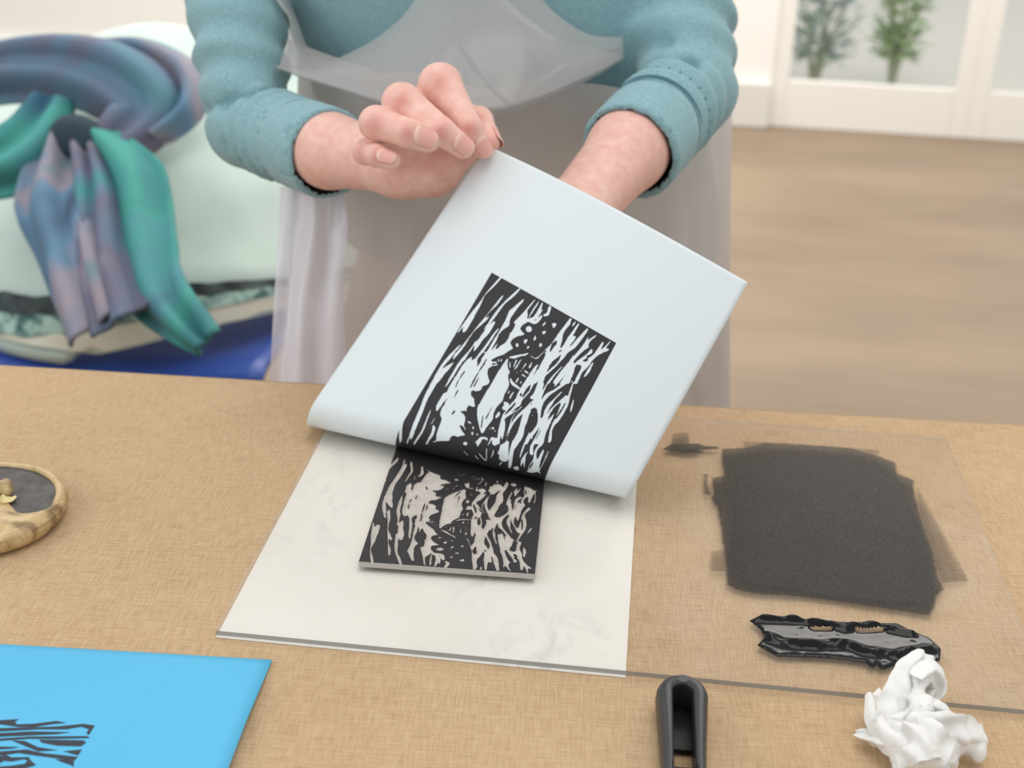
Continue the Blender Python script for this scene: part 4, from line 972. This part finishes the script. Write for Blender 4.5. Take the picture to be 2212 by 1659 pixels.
for jv in range(nv):
    t = jv / (nv - 1)
    for i in range(180):
        if t <= .8:
            s = t / .8; p = topc[i] * (1 - s) + botc[i] * s; bul = .026 * math.sin(math.pi * s * .62) * math.sin(math.pi * i / 179) ** .7
            p = p - camf * bul
            for L, a_, w_ in crp:
                p = p - camf * a_ * math.exp(-(ridge(np.array([topx[i] * (1 - s) + botx[i] * s for topx, botx in ((tpx[:, 0], bpx[:, 0]), (tpx[:, 1], bpx[:, 1]))]), L) / w_) ** 2)
            p = p - camf * .002 * noise.noise((p[0] * 40, p[2] * 40, 2))
        else:
            s = (t - .8) / .2; p = botc[i] - camf * (.026 * math.sin(math.pi * .62) * math.sin(math.pi * i / 179) ** .7) * (1 - s) + np.array([0, .035 * s + .02 * s * (1 - s), .020 * s - .012 * math.sin(math.pi * s) * 0])
        V.append(p)
bib = mesh_obj('apron_bib', V, grid_faces(180, nv), apm.m, person)
tag(bib, 'sagging translucent plastic apron bib'); tag(sk, 'translucent plastic apron skirt')
# loose side piece of the bib under the arm
la = spline([P(575, -40, 1.10), P(600, 5, 1.085), P(626, 45, 1.07), P(618, 95, 1.065), P(600, 152, 1.07)], 24); lb = spline([P(620, -40, 1.12), P(628, 5, 1.11), P(645, 50, 1.10), P(665, 105, 1.10), P(692, 148, 1.085)], 24)
V = [la[i] * (1 - t) + lb[i] * t - camf * .008 * math.sin(math.pi * t) for i in range(24) for t in np.linspace(0, 1, 8)]
mesh_obj('apron_side', V, grid_faces(8, 24), apm.m, person)

# gathered fold of the skirt hanging at the side
V = []; nu, nv = 26, 40
fa = spline([P(606, 405, 1.06), P(602, 520, 1.06), P(592, 680, 1.05), P(582, 850, 1.045), P(570, 1100, 1.04)], nv); fb = spline([P(735, 405, 1.055), P(752, 480, 1.05), P(742, 640, 1.05), P(752, 850, 1.045), P(760, 1100, 1.04)], nv)
for i in range(nv):
    for k in range(nu):
        u = k / (nu - 1); V.append(fa[i] * (1 - u) + fb[i] * u - camf * (.008 * math.sin(math.pi * u) + .004 * math.sin(u * 13 + i * .10) + .0025 * noise.noise((u * 5, i * .2, 7))))
apf = Mat('apron_plastic_gathered', (222, 216, 222), .3, .5); apf.alpha(.72)
tag(mesh_obj('apron_fold', V, grid_faces(nu, nv), apf.m, person), 'whitish gathered fold of the plastic apron')

# ------------------------------------------------------------------ chair with coat and scarf behind
SEAT = FLOOR + .43
cx, cy = -.50, 1.18
chair = tag(empty('plastic_chair', (cx, cy, FLOOR)), 'blue plastic chair behind the table at left', 'chair')
bp = Mat('blue_plastic', (58, 88, 172), .4)
V = []; nu, nv = 24, 24
for jv in range(nv):
    t = jv / (nv - 1)
    for i in range(nu):
        x = (i / (nu - 1) - .5) * 2; r = (1 - abs(x) ** 4 * .12)
        V.append((cx + x * (.235 - .01 * t), cy - .23 + t * .44 * r, SEAT + .018 * x * x + (-.018 * max(0, 1 - t * 8) ** 2) - .010 * math.sin(math.pi * t)))
o = mesh_obj('seat', V, grid_faces(nu, nv), bp.m, chair); s = o.modifiers.new('t', 'SOLIDIFY'); s.thickness = .012
V = []
for jv in range(nv):
    t = jv / (nv - 1)
    for i in range(nu):
        x = (i / (nu - 1) - .5) * 2; ww = .215 * (1 - .25 * max(0, t - .8) / .2 * abs(x) ** 0)
        V.append((cx + x * ww, cy + .23 + .07 * t - .03 * (1 - x * x) * -1 * .5 - .03 * x * x, SEAT + .05 + .24 * t))
o = mesh_obj('backrest', V, grid_faces(nu, nv), bp.m, chair); s = o.modifiers.new('t', 'SOLIDIFY'); s.thickness = .010
lg = Mat('chair_leg_steel', (70, 72, 78), .35, Metallic=.8)
for sx in (-1, 1):
    vv, ff = tube([(cx + sx * .21, cy - .20, FLOOR), (cx + sx * .18, cy - .16, SEAT - .02)], .011, 10); mesh_obj('leg', vv, ff, lg.m, chair)
    vv, ff = tube([(cx + sx * .21, cy + .28, FLOOR), (cx + sx * .18, cy + .20, SEAT - .02), (cx + sx * .17, cy + .27, SEAT + .30)], .011, 10); mesh_obj('leg', vv, ff, lg.m, chair)
# coat: bulky pale mint padding over the backrest, striped hem on the seat
coat = tag(empty('padded_coat', (cx, cy, SEAT)), 'pale mint padded coat with a dark striped hem draped on the blue chair', 'coat')
cmint = Mat('mint_padding', (204, 222, 210), .8)
cmint.color(cmint.ramp(cmint.noise(5, 2), [(.35, (188, 206, 196)), (.65, (216, 230, 220))]))
V = []; nu, nv = 90, 60
def coat_pt(x, t):
    t = max(0.0, t)
    hem = -.235 + (.40 if x > 0 else .18) * x * x
    y = hem + (.30 - hem) * (t ** 1.15) - .10 * max(0.0, math.sin(math.pi * max(0, t))) ** 1.2 * (1 - .35 * x * x)
    z = .022 + .31 * t ** .9 - .05 * abs(x) ** 3 * t + .018 * math.sin(9 * t + 2 * x) * (1 - t) + .012 * math.sin(5 * x + 3 * t)
    w = .34 * (1 - .12 * t)
    return Vector((cx + .02 + x * w, cy + y, SEAT + max(z, .024)))
for jv in range(nv):
    for i in range(nu):
        x = (i / (nu - 1) - .5) * 2; p = coat_pt(x, jv / (nv - 1)); q = noise.noise((x * 2.2, jv * .07, 3)); p.y -= .018 * q; V.append(p)
o = mesh_obj('coat_body', V, grid_faces(nu, nv), cmint.m, coat); s = o.modifiers.new('t', 'SOLIDIFY'); s.thickness = .02
def band(name, t0, t1, mat, out):
    V = []
    for jv in range(6):
        for i in range(nu):
            x = (i / (nu - 1) - .5) * 2; wv = .012 * noise.noise((x * 14, 1.5, t0 * 9)); p = coat_pt(x, t0 + (t1 - t0) * jv / 5 + wv * (jv in (0, 5))); p.y -= out + .018 * noise.noise((x * 2.2, jv * .07, 3)); p.z += .004; V.append(p)
    mesh_obj(name, V, grid_faces(nu, 6), mat, coat)
band('hem_band', .005, .055, Mat('cream_hem', (222, 218, 200), .8).m, .008)
gm = Mat('green_hem', (150, 186, 176), .8); gm.color(gm.ramp(gm.noise(40, 2), [(.42, (70, 110, 108)), (.58, (176, 206, 194))])); band('fringe_band', .055, .105, gm.m, .009)
dk = Mat('dark_hem', (40, 50, 54), .8); dk.color(dk.ramp(dk.noise(24, 2), [(.4, (26, 34, 38)), (.7, (92, 104, 104))])); band('dark_band', .105, .155, dk.m, .008)
# scarf: one soft printed cloth, looped and hanging in tails
scarf = tag(empty('scarf', (cx, cy - .1, SEAT + .3)), 'multicoloured teal, blue and mauve scarf knotted over the mint coat', 'scarf')
def scarf_mat(i, stops, sc):
    m_ = Mat('scarf_print_%s' % i, (90, 150, 160), .85); d_ = m_.noise(sc, 2, m_.coord((1, 1, .55), (0, .3, 0)), dist=.7); m_.color(m_.ramp(d_, stops)); return m_.m
SM1 = scarf_mat('a', [(.30, (72, 140, 143)), (.42, (100, 125, 148)), (.52, (111, 107, 127)), (.62, (151, 144, 157)), (.72, (77, 125, 146))], 6)
SM2 = scarf_mat('b', [(.30, (52, 100, 124)), (.45, (71, 157, 146)), (.58, (82, 146, 154)), (.70, (75, 94, 124))], 5)
SM3 = scarf_mat('c', [(.30, (61, 74, 99)), (.42, (102, 139, 166)), (.52, (159, 148, 159)), (.64, (66, 143, 154)), (.75, (84, 82, 110))], 6)
D0 = 1.66
def ribbon(name, pts, widths, mat, seed):
    n = 40; path = spline([P(x, y, 1.83 - (y - 130) * .00040 + (d - D0) * .55) for x, y, d in pts], n); ws = np.interp(np.linspace(0, 1, n), np.linspace(0, 1, len(widths)), widths) * .00061
    V = []; nw = 16
    for i in range(n):
        t = path[min(i + 1, n - 1)] - path[max(i - 1, 0)]; t /= np.linalg.norm(t); s_ = np.cross(t, camf); s_ /= np.linalg.norm(s_)
        for k in range(nw):
            u = k / (nw - 1) * 2 - 1; V.append(path[i] + s_ * u * ws[i] / 2 - camf * (.022 * (1 - u * u) + .012 * math.sin(u * 6 + seed + i * .12)))
    o = mesh_obj(name, V, grid_faces(nw, n), mat, scarf); m_ = o.modifiers.new('t', 'SOLIDIFY'); m_.thickness = .005; m_.offset = 0
ribbon('scarf_loop', [(-120, 252, D0 + .05), (-20, 172, D0 + .02), (110, 152, D0), (230, 172, D0 - .02), (310, 232, D0 - .03), (250, 312, D0 - .03)], [90, 130, 150, 170, 170, 110], SM1, 1)
ribbon('scarf_loop', [(150, 132, D0 + .04), (290, 127, D0 + .01), (380, 172, D0), (390, 232, D0 - .01), (330, 292, D0)], [60, 90, 110, 100, 60], SM3, 2.1)
ribbon('scarf_lobe', [(110, 212, D0 - .03), (70, 292, D0 - .05), (20, 352, D0 - .05), (-60, 392, D0 - .03)], [90, 150, 150, 90], SM2, 3.7)
ribbon('scarf_tail', [(130, 287, D0 - .04), (110, 422, D0 - .06), (150, 542, D0 - .08), (220, 702, D0 - .10)], [70, 150, 140, 150], SM3, .6)
ribbon('scarf_tail', [(200, 302, D0 - .05), (270, 402, D0 - .07), (310, 542, D0 - .10), (350, 642, D0 - .12), (450, 742, D0 - .13)], [80, 180, 150, 120, 60], SM2, 5.2)
ribbon('scarf_tail', [(180, 312, D0 - .055), (205, 422, D0 - .085), (225, 562, D0 - .11), (270, 692, D0 - .13)], [60, 90, 100, 130], SM1, 2.9)
kn2 = P(165, 297, 1.725)
V, F = nets(lambda p: smin(ell(p, kn2, (.035, .03, .03)), ell(p, kn2 + np.array([.02, 0, -.015]), (.025, .03, .025)), .02), kn2 - .07, kn2 + .07, .005)
mesh_obj('scarf_knot', V, F, Mat('scarf_knot_cloth', (44, 62, 74), .85).m, scarf)
